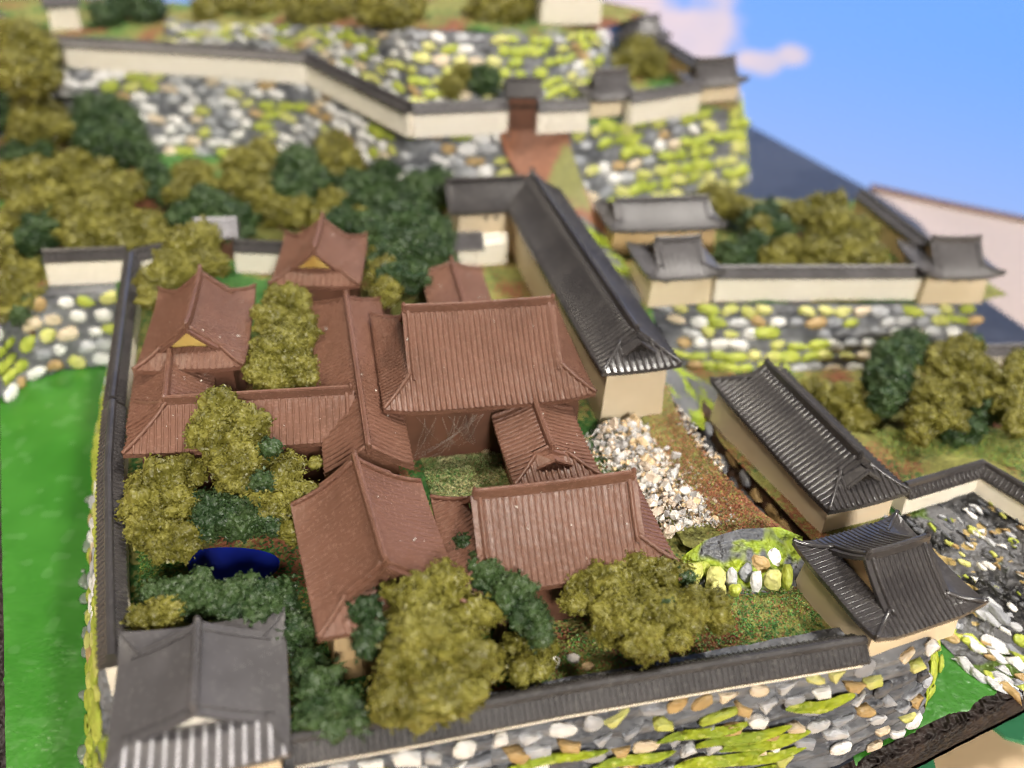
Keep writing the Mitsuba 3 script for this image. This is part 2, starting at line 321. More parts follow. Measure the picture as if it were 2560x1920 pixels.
# ------------------------------------------------------------------ roofs and buildings
def f_prof(t, k): return (1 - k) * t + k * t * t
class Roof:
    def __init__(s, corners, ze, ridge, th=None, vgf=0.5, ends=('hip', 'hip'), g=None, k=0.3, up=0.06, sag=0.03, zr=None, half=None):
        """corners: {(su, sv): (px, py)} of the eaves, u along the ridge; ridge: a pixel on the ridge line that gives its height"""
        C = {a: D(*q, ze)[:2] for a, q in corners.items()}
        if th is None:
            vec = np.zeros(2)
            for (a, b, rot) in ((((-1, -1)), (1, -1), 0), ((-1, 1), (1, 1), 0), ((-1, -1), (-1, 1), 1), ((1, -1), (1, 1), 1)):
                if a in C and b in C:
                    d = C[b] - C[a]; vec += d if not rot else np.array([d[1], -d[0]])
            th = math.degrees(math.atan2(vec[1], vec[0]))
        s.th = math.radians(th); s.e1 = np.array([math.cos(s.th), math.sin(s.th)]); s.e2 = np.array([-s.e1[1], s.e1[0]])
        U = {sg: np.mean([c @ s.e1 for (a, b), c in C.items() if a == sg]) for sg in (-1, 1) if any(a == sg for a, b in C)}
        V = {sg: np.mean([c @ s.e2 for (a, b), c in C.items() if b == sg]) for sg in (-1, 1) if any(b == sg for a, b in C)}
        if half is not None:
            sg = [q for q in (-1, 1) if q not in V]
            for q in sg: V[q] = V[-q] + 2 * half * q
        uc, vc = (U[-1] + U[1]) / 2, (V[-1] + V[1]) / 2
        s.o = uc * s.e1 + vc * s.e2; s.Lx = (U[1] - U[-1]) / 2; s.Ly = (V[1] - V[-1]) / 2
        if zr is None:      # height at which the sight line of the ridge pixel crosses the plane of the ridge
            a, b = D(*ridge, ze), D(*ridge, ze + 1); va, vb = a[:2] @ s.e2 - vc, b[:2] @ s.e2 - vc
            if abs(math.sin(s.th)) < .8 and abs(vb - va) > 0.15: zr = ze + (0 - va) / (vb - va)
            else: zr = ze + s.Ly * 0.7
        s.ze, s.zr, s.ends, s.vgf, s.k, s.up, s.sag = ze, zr, ends, vgf, k, up, sag
        s.vg = s.Ly * vgf
        s.g = g if g is not None else s.Ly * (1 - vgf)
        s.G = [s.Lx if e == 'gable' else s.Lx - (s.g if not isinstance(s.g, tuple) else s.g[i]) for i, e in enumerate(ends)]
        print('roof', dict(th=round(math.degrees(s.th), 1), Lx=round(s.Lx, 2), Ly=round(s.Ly, 2), ze=ze, zr=round(float(zr), 2), o=s.o.round(2).tolist()))
    def zmain(s, v): return s.ze + (s.zr - s.ze) * f_prof(1 - np.abs(v) / s.Ly, s.k)
    def w(s, u, v, z=None, dz=0.0):
        u, v = np.broadcast_arrays(np.asarray(u, float), np.asarray(v, float))
        z = s.zmain(v) if z is None else z
        un, vn = np.abs(u) / s.Lx, np.abs(v) / s.Ly
        z = z + dz + s.up * np.clip((un - .45) / .55, 0, 1) ** 2.5 * vn ** 2 + s.sag * un ** 2 * (1 - vn)
        return np.stack([s.o[0] + u * s.e1[0] + v * s.e2[0], s.o[1] + u * s.e1[1] + v * s.e2[1], z], -1)
    def umax(s, v, e, verge=0.0):
        v = abs(v)
        if s.ends[e] == 'gable' or v <= s.vg: return s.G[e] + verge
        return s.G[e] + (s.Lx - s.G[e]) * (v - s.vg) / (s.Ly - s.vg)
    def build(s, parent, mat, gable_mat, pitch=0.06, rr=0.014, mode='parts', sides=(-1, 1), ends_ribs=(0, 1), thick=0.05, cap=(0.032, 0.055), verge=0.05, capmat=None, name='roof', gable_in=0.07, hipcap=0.022, ribmat=None):
        mb = MB(); root = numbered(parent + '__' + name)
        nu = max(6, int(s.Lx / 0.12))
        allg = s.ends == ('gable', 'gable')
        for sg in (-1, 1):
            bands = [(0, s.Ly)] if allg else ([(0, s.vg), (s.vg, s.Ly)] if s.vg > 0.02 else [(0, s.Ly)])
            for (v0, v1) in bands:
                vs = np.linspace(v0, v1, 7); P = []
                for v in vs:
                    vv = v if (v0 < s.vg) else v + 1e-6
                    vg = verge if v0 < s.vg - 1e-6 else 0
                    a, b = -s.umax(vv, 0, vg), s.umax(vv, 1, vg)
                    P.append(s.w(np.linspace(a, b, nu), sg * v))
                P = np.array(P); mb.grid(P if sg < 0 else P[:, ::-1], thick)
        for e, su in ((0, -1), (1, 1)):
            if s.ends[e] == 'gable': continue
            P = []
            for r in np.linspace(0, 1, 7):
                u = s.G[e] + (s.Lx - s.G[e]) * r; vv = s.vg + (s.Ly - s.vg) * r
                P.append(s.w(su * u, np.linspace(-vv, vv, 14), s.zmain(vv)))
            P = np.array(P); mb.grid(P if su > 0 else P[:, ::-1], thick)
        put(root, mb.mesh(), mat)
        # gables
        for e, su in ((0, -1), (1, 1)):
            vg = s.vg if s.ends[e] == 'hip' else s.Ly * 0.92
            if vg < 0.05: continue
            u = su * (s.G[e] - gable_in + (0.05 if s.ends[e] == 'hip' else -0.05)); vs = np.linspace(-vg, vg, 13)
            top = s.w(u, vs, dz=-thick * 0.5); base = s.w(u, vs, s.zmain(vg) - 0.06)
            part(parent, 'gable', MB().grid(np.stack([top, base]), 0.05, (-su * s.e1[0], -su * s.e1[1], 0)).mesh(), gable_mat)
        # caps: ridge, verges, hips
        cm = capmat or mat
        q = np.linspace(-s.G[0] - verge * .6, s.G[1] + verge * .6, 15)
        cw, ch = cap
        mbr = MB()
        c = s.w(q, 0 * q); nrm = np.array([*s.e2, 0])
        lo1, lo2, hi1, hi2 = c - nrm * cw - [0, 0, .03], c + nrm * cw - [0, 0, .03], c - nrm * cw * .75 + [0, 0, ch], c + nrm * cw * .75 + [0, 0, ch]
        mbr.grid(np.stack([lo1, hi1, hi2, lo2]))
        for i in (0, -1): mbr.add(np.stack([lo1[i], hi1[i], hi2[i], lo2[i]]), [[0, 1, 2, 3]])
        mbr.tube(c + [0, 0, ch], cw * .55, 6)
        part(root, 'ridge', mbr.mesh(), cm)
        for e, su in ((0, -1), (1, 1)):
            u = su * (s.G[e] + verge * .3)
            p0 = s.w(u, 0)
            mo = MB(); mo.tube([p0 + [0, 0, .0], p0 + [0, 0, ch * 1.2], p0 + [0, 0, ch * 1.7]], [cw * .95, cw * .85, cw * .25], 6)
            part(root, 'ridge_end', mo.mesh(), cm)
            for sg in (-1, 1):
                vend = s.vg * 1.12 if s.ends[e] == 'hip' else s.Ly * .98
                if s.vg < 0.05 and s.ends[e] == 'hip': continue
                vs = np.linspace(0.02, vend, 8)
                part(root, 'verge', MB().tube(s.w(u - su * .04, sg * vs, dz=.012), hipcap * 1.1, 6).mesh(), cm, True)
            if s.ends[e] == 'hip':
                for sg in (-1, 1):
                    r = np.linspace(0, 1, 9); vv = s.vg + (s.Ly - s.vg) * r
                    part(root, 'hip_ridge', MB().tube(s.w(su * (s.G[e] + (s.Lx - s.G[e]) * r), sg * vv, s.zmain(vv), .014), hipcap, 6).mesh(), cm, True)
        # tile ribs
        ribs = []
        n = int(2 * s.Lx / pitch)
        for sg in sides:
            for i in range(n):
                u = -s.Lx + (i + .5) * 2 * s.Lx / n; e = 1 if u > 0 else 0
                if abs(u) <= s.G[e]: v0 = 0.03
                elif s.ends[e] == 'hip': v0 = s.vg + (s.Ly - s.vg) * (abs(u) - s.G[e]) / max(1e-6, s.Lx - s.G[e]) + 0.01
                else: continue
                if s.Ly - v0 < .05: continue
                vs = np.linspace(v0, s.Ly + .004, 7)
                ribs.append(s.w(u, sg * vs, dz=rr * .25))
        for e in ends_ribs:
            if s.ends[e] != 'hip': continue
            su = (-1, 1)[e]; n2 = int(2 * s.Ly / pitch)
            for i in range(n2):
                v = -s.Ly + (i + .5) * 2 * s.Ly / n2
                r0 = max(0, (abs(v) - s.vg) / (s.Ly - s.vg)) + .02
                if r0 > .93: continue
                r = np.linspace(r0, 1.004, 6); vv = s.vg + (s.Ly - s.vg) * r
                ribs.append(s.w(su * (s.G[e] + (s.Lx - s.G[e]) * r), v, s.zmain(vv), rr * .25))
        if mode == 'parts':
            for p in ribs: part(root, 'tile_rib', MB().tube(p, rr, 6).mesh(), ribmat or mat, True)
        elif mode == 'stuff' and ribs:
            mb = MB()
            for p in ribs: mb.tube(p, rr, 4)
            part(root, 'tile_ribs', mb.mesh(), mat, False, 'stuff')
        return root
    def gablet(s, parent, e, mat, face='shadow_hole', at=.45, w=.40, h=.95, bar=.02):
        """a little raised gable on the end slope"""
        su = (-1, 1)[e]; u1 = s.G[e] + (s.Lx - s.G[e]) * at; hw = s.Ly * w; zb = s.zmain(s.vg + (s.Ly - s.vg) * at) + .012; zt = zb + (s.zr - s.ze) * h * .5
        P_ = lambda u, v, z: np.array([*(s.o + u * s.e1 + v * s.e2), z])
        a, b, c = P_(su * u1, -hw, zb), P_(su * u1, hw, zb), P_(su * u1, 0, zt); k = su * (s.G[e] - .02); a2, b2, c2 = P_(k, -hw, zb + .06), P_(k, hw, zb + .06), P_(k, 0, zt)
        rk_ = numbered(parent + '__gablet')
        o = np.array([*(s.e1 * su * .02), 0])
        put(rk_, MB().add([a - o, b - o, c - o], [[0, 1, 2]]).mesh(), face)
        part(rk_, 'roof', MB().grid(np.stack([[a + o, c + o, b + o], [a2, c2, b2]]), .02).mesh(), mat)
        for p, q in ((a, c), (c, b)): part(rk_, 'bargeboard', MB().tube([p + o * 1.2 + [0, 0, .012], q + o * 1.2 + [0, 0, .012]], bar, 6).mesh(), mat)
    def walls(s, parent, z0, mat, inset=0.14, draft=0.03, end_mats=None, top=None):
        a, b = s.Lx - inset, s.Ly - inset; zt = (s.ze - 0.02 if top is None else top)
        def ring(d, z): return [s.w(x * (a + d), y * (b + d), 0.0)[:2].tolist() + [z] for x, y in ((-1, -1), (1, -1), (1, 1), (-1, 1))]
        part(parent, 'wall', MB().taper(ring(draft, z0), ring(0, zt)).mesh(), mat)
    def window(s, parent, side, frac, z, size=(.05, .05), inset=.14):
        """a small dark port on the wall of side 'v-' (front), 'v+' or 'u-'"""
        if side[0] == 'v':
            sg = -1 if side[1] == '-' else 1; c = s.w(frac * (s.Lx - inset), sg * (s.Ly - inset + .02), 0.0); x, n = np.array([*s.e1, 0]), np.array([*(sg * s.e2), 0])
        else:
            sg = -1 if side[1] == '-' else 1; c = s.w(sg * (s.Lx - inset + .02), frac * (s.Ly - inset), 0.0); x, n = np.array([*s.e2, 0]), np.array([*(sg * s.e1), 0])
        c[2] = z; zz = np.array([0, 0, 1.0])
        q = [c + x * a * size[0] / 2 + zz * b * size[1] / 2 for a, b in ((-1, -1), (1, -1), (1, 1), (-1, 1))]
        part(parent, 'window', MB().taper(np.array(q) - n * .02, np.array(q) + n * .018).mesh(), 'shadow_hole')

def coping_wall(label, pts, z0, h, mat='cream_plaster', cw=0.13, cd=0.09, thick=0.13, pitch=0.07, rib=True, roofmat='dark_plastic', mode='stuff', group=None, rr=.014, name='plaster_wall'):
    """plaster wall along the (x, y) points, under a two-sided tile coping; z0 and h may be lists per point"""
    pts = np.asarray([p[:2] for p in pts], float); n = len(pts)
    z0 = np.broadcast_to(z0, (n,)).astype(float); h = np.broadcast_to(h, (n,)).astype(float)
    seg = np.diff(pts, axis=0); sn = np.stack([-seg[:, 1], seg[:, 0]], 1); sn /= np.linalg.norm(sn, axis=1, keepdims=True)
    nv = np.array([sn[0]] + [(sn[i] + sn[i + 1]) / max(.5, 1 + sn[i] @ sn[i + 1]) for i in range(n - 2)] + [sn[-1]])
    key = thing(name, label, 'wall', group)
    def off(d, z): return np.stack([pts[:, 0] + nv[:, 0] * d, pts[:, 1] + nv[:, 1] * d, z], 1)
    t = thick / 2; zt = z0 + h
    P = np.stack([off(-t * 1.3, z0), off(-t, zt - cd), off(t, zt - cd), off(t * 1.3, z0)])
    mb = MB().grid(P)
    for i in (0, -1): mb.add(P[:, i], [[0, 1, 2, 3]])
    part(key, 'wall', mb.mesh(), mat)
    ck = numbered(key + '__coping')
    Q = np.stack([off(-cw, zt - cd), off(-cw, zt - cd + .03), off(-.02, zt + .03), off(.02, zt + .03), off(cw, zt - cd + .03), off(cw, zt - cd), off(-cw, zt - cd)])
    mb = MB().grid(Q)
    for i in (0, -1): mb.add(Q[:6, i], [[0, 1, 2, 5], [2, 3, 4, 5]])
    put(ck, mb.mesh(), roofmat)
    part(ck, 'ridge', MB().tube(off(0, zt + .035), .042, 8).mesh(), roofmat, 30)
    if rib:
        mb = MB()
        for i in range(n - 1):
            ln = np.linalg.norm(seg[i]); m = max(1, int(ln / pitch))
            for j in range(m):
                f = (j + .5) / m; c = pts[i] + seg[i] * f; zc = zt[i] + (zt[i + 1] - zt[i]) * f
                for sg in (-1, 1):
                    a = np.array([*(c + sn[i] * sg * .03), zc + .025]); b = np.array([*(c + sn[i] * sg * (cw + .004)), zc - cd + .03])
                    if mode == 'parts': part(ck, 'tile_rib', MB().tube([a, (a + b) / 2, b], rr, 6).mesh(), roofmat, True)
                    else: mb.tube([a, b], rr, 5)
        if mode != 'parts': part(ck, 'tile_ribs', mb.mesh(), roofmat, False, 'stuff')
    return key

# ------------------------------------------------------------------ foliage
FL = []
for k in range(24):
    v = rng.normal(size=(5, 3)); v /= np.linalg.norm(v, axis=1, keepdims=True); v *= rng.uniform(.55, 1.25, (5, 1))
    m = trimesh.convex.convex_hull(v); FL.append((np.array(m.vertices), np.array(m.faces)))
def flakes(c, size):
    """one mesh of small crumbs at the points c"""
    mb = MB(); which = rng.integers(len(FL), size=len(c))
    for k in range(len(FL)):
        idx = np.nonzero(which == k)[0]
        if not len(idx): continue
        v, f = FL[k]
        R = trimesh.transformations.random_rotation_matrix(rng.random(3))[:3, :3]
        sc = size * rng.uniform(.55, 1.35, len(idx))
        ang = rng.uniform(0, 2 * np.pi, len(idx)); ca, sa = np.cos(ang), np.sin(ang)
        vv = v @ R.T
        X = np.stack([vv[None, :, 0] * ca[:, None] - vv[None, :, 1] * sa[:, None], vv[None, :, 0] * sa[:, None] + vv[None, :, 1] * ca[:, None], np.broadcast_to(vv[None, :, 2], (len(idx), len(vv)))], -1)
        X = X * sc[:, None, None] + c[idx][:, None]
        mb.add(X.reshape(-1, 3), (f[None] + (np.arange(len(idx)) * len(v))[:, None, None]).reshape(-1, 3))
    return mb.mesh()
ICO = {k: trimesh.creation.icosphere(subdivisions=k) for k in (3, 4)}
def clump_mesh(c, r, fs, dens, seed):
    """a crumbly foam clump: a lumpy core with crumbs standing off it"""
    m = ICO[4 if r / fs > 7 else 3]; d = np.array(m.vertices)
    q = d * 1.0; bump_ = min(1.1, .26 / r)
    n1 = meshkit.fbm(q * 1.7 + seed * 3.1, 3, seed); n2 = meshkit.fbm(q * r / .13 + seed, 3, seed + 5)
    rad = r * (0.60 + 0.50 * n1 + bump_ * (n2 - .5))
    core = d * rad[:, None] * [1, 1, .92]
    N = int(dens * 4 * np.pi * r * r / (fs * fs) * 0.5)
    e = rng.normal(size=(N, 3)); e /= np.linalg.norm(e, axis=1, keepdims=True)
    n1 = meshkit.fbm(e * 1.7 + seed * 3.1, 3, seed); n2 = meshkit.fbm(e * r / .13 + seed, 3, seed + 5)
    rr = r * (0.60 + 0.50 * n1 + bump_ * (n2 - .5)) + fs * (rng.random(N) ** 2 * 2.2 - .3)
    pts = e * rr[:, None] * [1, 1, .92]
    fm = flakes(pts, fs)
    mb = MB().add(core, m.faces).add(*fm)
    v, f = mb.mesh(); return v + c, f
seedn = [0]
def tree(label, col, lobes, z, ground=0.0, cat='tree', name='tree', fs=None, dens=1.0, group=None, trunk=True):
    """lobes: (u, v, radius) in survey pixels at height z; each lobe is a leaf clump of the tree"""
    key = thing(name, label, cat, group); cs = []
    for L in lobes:
        u, v, r = L[:3]; zz = L[3] if len(L) > 3 else z; cc = L[4] if len(L) > 4 else col
        c = D(u, v, zz); R = r * 2560 / 2212 / FOC * depth(c) * 1.05
        d = depth(c); fsz = fs or (0.021 if 7.4 < d < 12 else 0.03)
        seedn[0] += 1; cs.append((c, R))
        part(key, 'leaf_clump', clump_mesh(c, R, fsz, dens, seedn[0]), 'leaf_' + cc)
    if trunk:
        c = np.mean([q[0] for q in cs], 0); R = np.mean([q[1] for q in cs])
        p = np.array([[c[0], c[1], ground - .05], [c[0] + .03, c[1], (ground + c[2]) / 2], [c[0], c[1] + .02, c[2]]])
        part(key, 'trunk', MB().tube(p, [.07, .05, .035], 7).mesh(), 'twig', True)
    return key
# ================================================================== THE SETTING
SKY_Y = 34.0
def sky_fn(p, n, uv):
    q = p * (1 / S)
    x, z = q.x, q.z
    t = mikit.smoothstep(-11.0, 0.5, z + 0.16 * (x - 12))
    c = mikit.mix([0.25, 0.35, 0.62], [0.112, 0.28, 0.71], t)
    warp = 1.7 * (mikit.fbm(x * 0.6, z * 0.6, 2.0, 5) - 0.5)
    def blob(cx, cz, rx, rz): return 1 - dr.sqrt(dr.square((x - cx) / rx) + dr.square((z - cz) / rz)) + warp * 0.8
    d = dr.maximum(dr.maximum(blob(CL[0][0], CL[0][1], 3.6, 2.0), blob(CL[1][0], CL[1][1], 2.3, 1.1)), dr.maximum(blob(CL[2][0], CL[2][1], 1.6, .9), dr.maximum(blob(CL[3][0], CL[3][1], 1.1, .5), blob(CL[4][0], CL[4][1], .9, .6))))
    m = mikit.smoothstep(0.0, 0.42, d)
    cl = mikit.mix([0.62, 0.49, 0.51], [0.44, 0.41, 0.52], mikit.fbm(x * .8, z * .8, 7.0))
    return mikit.mix(c, cl, m)
def on_sky(u, v):
    a = D(u, v, 0.0); t = SKY_Y / a[1]; return (EYE + t * (a - EYE))[[0, 2]]
CL = [on_sky(1330, 20), on_sky(1450, 60), on_sky(1480, 105), on_sky(1650, 135), on_sky(1715, 120)]
w0 = np.array([[-16, SKY_Y, -22], [44, SKY_Y, -22], [44, SKY_Y, 16], [-16, SKY_Y, 16]], float)
scene['sky'] = mikit.ply((w0 * S, np.array([[0, 1, 2], [0, 2, 3]])), prin([0.02, 0.02, 0.02], 0.4), uv=np.array([[0, 0], [1, 0], [1, 1], [0, 1.0]]), emitter={'type': 'area', 'radiance': mikit.proc(sky_fn)})
labels['sky'] = {'label': 'lit backdrop screen showing a blue sky with pinkish clouds', 'kind': 'structure'}

def poly_prism(name, pts, z0, z1, mat, label):
    return struct(name, MB().prism(np.asarray(pts)[:, :2], z0, z1).mesh(), mat, label)
ZL = -1.1
FLc, FRc = D(60, 1900, ZL), D(1870, 1662, ZL)
bd = [D(-12, 800, ZL), D(-8, 1100, ZL), D(0, 1500, ZL), FLc, FRc + (FRc - D(2212, 1492, ZL)) * .25, FRc, D(2212, 1492, ZL), D(2500, 1340, ZL), D(2470, 1000, ZL), D(2212, 705, ZL), D(2120, 640, ZL), D(1985, 480, ZL), D(1888, 414, ZL), D(1640, 281, ZL), D(1500, 205, ZL), D(700, 60, ZL), D(-160, 300, ZL)]
poly_prism('base_board', bd, ZL - .42, ZL - .012, 'moat_paint', 'dark blue-grey board that the castle model stands on')
# the foam edge of the board, proud of its side along the front
e0, e1 = D(1500, 1840, ZL), D(2600, 1297, ZL)
dv = (e1 - e0)[:2]; dv /= np.linalg.norm(dv); nn = np.array([dv[1], -dv[0]])
n_ = 160; q = np.linspace(0, 1, n_)[:, None]; line = e0[:2] + (e1 - e0)[:2] * q
rows = []
for zz, o in ((ZL + .0, -.10), (ZL + .01, .02), (ZL - .06, .05), (ZL - .25, .06), (ZL - .45, .05), (ZL - .47, -.1)):
    rows.append(np.hstack([line + nn * o, np.full((n_, 1), zz)]))
P = np.stack(rows); P += 0.016 * (np.stack([meshkit.fbm(P * 7 + 9 * k, 3, k) for k in range(3)], -1) - .5)
struct('board_edge', MB().grid(P).mesh(), 'board_dark', 'rough dark brown foam edge of the base board at the lower right', True)
e0, e1 = D(-10, 780, ZL), D(4, 1750, ZL); line = e0[:2] + (e1 - e0)[:2] * q; dv = (e1 - e0)[:2]; dv /= np.linalg.norm(dv); nn = np.array([dv[1], -dv[0]])
P = np.stack([np.hstack([line + nn * o, np.full((n_, 1), zz)]) for zz, o in ((ZL + .005, -.04), (ZL + .012, .05), (ZL - .2, .07), (ZL - .47, .06))]); P += 0.016 * (np.stack([meshkit.fbm(P * 7 + 9 * k, 3, k) for k in range(3)], -1) - .5)
struct('board_edge', MB().grid(P).mesh(), 'board_dark', 'rough dark brown foam edge of the base board along the left', True)
struct('table_top', MB().prism([(-60, -60), (60, -60), (60, -2), (24, 13.0), (11.2, 19.2), (8.3, 20.6), (6.2, 24.0), (-4, 27), (-60, 31)], -2.4, -2.2).mesh(), 'table_top', 'beige table top under the model')
struct('cutting_mat', MB().prism([D(u, v, -2.19)[:2] for u, v in ((2125, 1560), (2230, 1512), (2400, 1480), (2400, 1640), (2260, 1622), (2170, 1596))], -2.199, -2.15).mesh(), 'mat_green', 'green mat on the table at the lower right corner')
struct('cutting_mat', MB().prism([D(u, v, -2.19)[:2] for u, v in ((1960, 1640), (2012, 1640), (2030, 1700), (1950, 1720))], -2.199, -2.15).mesh(), 'mat_green', 'small green corner on the table under the board edge')
pk = [D(1880, 409, -1.7), D(2020, 441, -1.7), D(2260, 490, -1.7), D(2600, 560, -1.7), D(2600, 900, -1.7), D(2100, 760, -1.7), D(1960, 500, -1.7)]
struct('side_board', MB().prism(np.array(pk)[:, :2], -1.8, -1.7).mesh(), 'pink_board', 'pinkish board lying behind the right of the model')
part('side_board', 'rim', MB().tube([p + [0, .05, .02] for p in pk[:4]], .09, 6).mesh(), 'board_rim', True)

# painted lawn
sheet('lawn', [(-4, 700, ZL), (-2, 1000, ZL), (0, 1300, ZL), (10, 1700, ZL), (330, 1900, ZL), (330, 1300, ZL), (330, 1000, ZL), (340, 760, ZL), (200, 640, ZL)], 'lawn_paint', 'bright green painted lawn along the left edge', amp=.012, cell=.12, tex=3)
sheet('lawn', [(1850, 1659, ZL), (1870, 1655, ZL), (2212, 1490, ZL), (2420, 1390, ZL), (2300, 1250, ZL), (1950, 1290, ZL), (1800, 1500, ZL)], 'lawn_paint', 'bright green painted lawn wedge at the lower right', amp=.012, cell=.12, tex=3)
# palace terrace and hillside
sheet('palace_ground', [(258, 840, 0), (262, 1390, 0), (290, 1640, 0), (640, 1640, 0), (1300, 1515, 0), (1900, 1430, 0), (1880, 1300, 0), (1700, 1260, -.05), (1620, 1150, -.1), (1520, 1010, -.1), (1440, 840, 0), (1400, 620, 0), (1340, 500, .08), (3.0, 14.3, 0, 1), (3.0, 16.0, 0, 1), (-3, 17.0, 0, 1), (-9, 18.5, 0, 1), (-10.5, 13, -.3, 1), (-60, 620, -.3), (30, 640, -.1), (250, 600, 0)],
      'turf', 'turf of the palace terrace with the hillside rising behind', inner=[(600, 560, .02), (900, 560, .02), (300, 560, .02), (1000, 480, .05), (1000, 900, 0), (700, 900, 0), (1200, 1200, 0), (1000, 1400, 0), (400, 1200, 0), (1300, 700, 0), (1450, 1000, 0)], amp=.012)
def patch(name, ring, mat, label, lift=.03, **k): sheet(name, [(u, v, z + lift) for u, v, z in ring], mat, label, **k)
patch('soil_path', [(1400, 815, 0), (1440, 830, 0), (1475, 930, 0), (1560, 1030, -.03), (1640, 1100, -.05), (1730, 1165, -.05), (1600, 1200, 0), (1480, 1180, 0), (1400, 1050, 0), (1330, 960, 0), (1390, 900, 0)], 'soil_turf', 'reddish brown soil path beside the pebbles', amp=.03, cell=.1)
patch('soil_path', [(1105, 274, 1.30), (1226, 274, 1.30), (1236, 330, 1.02), (1262, 400, .62), (1300, 478, .26), (1330, 540, .05), (1250, 560, .02), (1180, 450, .40), (1120, 380, .70), (1085, 320, 1.08), (1080, 290, 1.3)], 'ramp_soil', 'worn reddish ramp climbing to the brown gate', lift=.03, amp=.03, cell=.12)
patch('garden_soil', [(1180, 1400, 0), (1330, 1330, 0), (1500, 1290, 0), (1700, 1280, 0), (1790, 1370, 0), (1830, 1410, 0), (1500, 1470, 0), (1200, 1520, 0), (1120, 1500, 0)], 'turf', 'mixed green and red ground inside the front wall', lift=.025, amp=.03, cell=.1)
pond = D(500, 1222, .03); pa = np.linspace(0, 2 * np.pi, 40, endpoint=False)
pr = [(pond[0] + (.42 + .04 * math.sin(3 * a)) * math.cos(a), pond[1] + (.26 + .03 * math.cos(2 * a)) * math.sin(a)) for a in pa]
struct('pond', MB().prism(pr, -.02, .032).mesh(), 'pond_water', 'small deep blue pond in the garden')
# lower court around the right gatehouse
sheet('lower_court', [(1460, 792, -.84), (1700, 798, -.84), (1900, 796, -.84), (2110, 782, -.84), (2330, 780, -.85), (2400, 1050, -.5), (2330, 1150, -.25), (2200, 1085, -.22), (2112, 1045, -.2), (1900, 1130, -.2), (1770, 1185, -.2), (1560, 960, -.35), (1500, 850, -.6)], 'turf_olive', 'grassy court behind the right gatehouse',
      inner=[(1850, 900, -.62), (1950, 960, -.4), (2100, 960, -.4), (2000, 880, -.65)], amp=.04)
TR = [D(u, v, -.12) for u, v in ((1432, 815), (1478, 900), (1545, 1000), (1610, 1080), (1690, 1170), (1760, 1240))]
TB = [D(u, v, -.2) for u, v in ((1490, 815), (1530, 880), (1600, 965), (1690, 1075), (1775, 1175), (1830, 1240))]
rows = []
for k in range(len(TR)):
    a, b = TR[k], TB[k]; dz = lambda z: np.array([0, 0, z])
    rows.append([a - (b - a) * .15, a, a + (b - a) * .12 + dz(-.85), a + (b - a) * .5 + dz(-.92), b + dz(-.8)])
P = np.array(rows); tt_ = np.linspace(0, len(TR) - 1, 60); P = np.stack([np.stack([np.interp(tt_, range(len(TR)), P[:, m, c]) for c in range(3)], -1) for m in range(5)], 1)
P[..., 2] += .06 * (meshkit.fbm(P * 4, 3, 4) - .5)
struct('trench', MB().grid(P).mesh(), 'trench_soil', 'narrow trench of brown soil with its shade painted in, between the path and the gatehouse', True)
# terrace behind the right wall, and the upper terraces
sheet('right_terrace', [(1400, 648, 0), (1560, 655, 0), (1800, 655, 0), (2090, 655, 0), (2180, 640, 0), (2010, 520, 0), (1866, 424, 0), (1800, 448, 0), (1680, 430, 0), (1300, 420, .1), (1290, 480, .05), (1340, 570, .02)], 'turf', 'green terrace inside the right wall', amp=.05)
sheet('upper_terrace', [(-40, 70, 1.30), (105, 146, 1.30), (400, 154, 1.30), (665, 172, 1.30), (890, 274, 1.30), (1100, 274, 1.30), (1270, 270, 1.30), (1380, 252, 1.30), (1600, 232, 1.30), (1520, 140, 1.31), (1420, 85, 1.38), (3.0, 18.6, 1.3, 1), (0, 19.5, 1.3, 1), (-9, 20.5, 1.3, 1), (-60, 0, 1.27)], 'turf', 'terrace behind the upper plaster wall', amp=.04)

# ================================================================== STONE WALLS
PALW = dict(white=5.6, grey=1.2, pale=2.6, tan=1.2, slate=.5, lime=.9, straw=1.0, cream=.8)
PALG = dict(white=3.4, grey=1.6, pale=2.4, tan=.9, slate=.6, lime=3.4, straw=3.4, cream=1.0)
def W(px, z, dy=0.0): return [D(u, v, z) + [0, dy, 0] for u, v in px]
def drop(tops, dz, out):
    """foot of a battered wall: below each top point and pushed out along the horizontal outward direction"""
    t = np.asarray(tops); n = len(t); seg = np.gradient(t[:, :2], axis=0); nv = np.stack([seg[:, 1], -seg[:, 0]], 1); nv /= np.linalg.norm(nv, axis=1, keepdims=True)
    b = t.copy(); b[:, :2] += nv * out; b[:, 2] = dz; return b
tp = W([(60, 152), (110, 148), (400, 156), (665, 176), (780, 227), (890, 280), (1000, 282), (1100, 286)], 1.30)
stone_wall('long stone wall with white and grey stones under the upper left plaster wall', tp, drop(tp, -.03, .50), 8, .31, PALW, .32, 3, limit=295, proud=.05, size=.54)
b = W([(355, 106), (500, 116), (700, 152), (900, 238), (1165, 242), (1325, 190)], 1.30); tp = []
for (u, v), f in zip([(355, 50), (500, 52), (700, 57), (900, 64), (1165, 80), (1312, 64)], b):
    z = next(z for z in np.arange(1.3, 3.5, .01) if D(u, v, z)[1] - f[1] < (z - f[2]) * .75); tp.append(D(u, v, z))
ZT = [p[2] for p in tp]; print('top wall', np.round(ZT, 2))
stone_wall('highest stone wall below the treetops at the upper edge', tp, b, 7, .31, PALG, .42, 9, limit=290, proud=.05, size=.54)
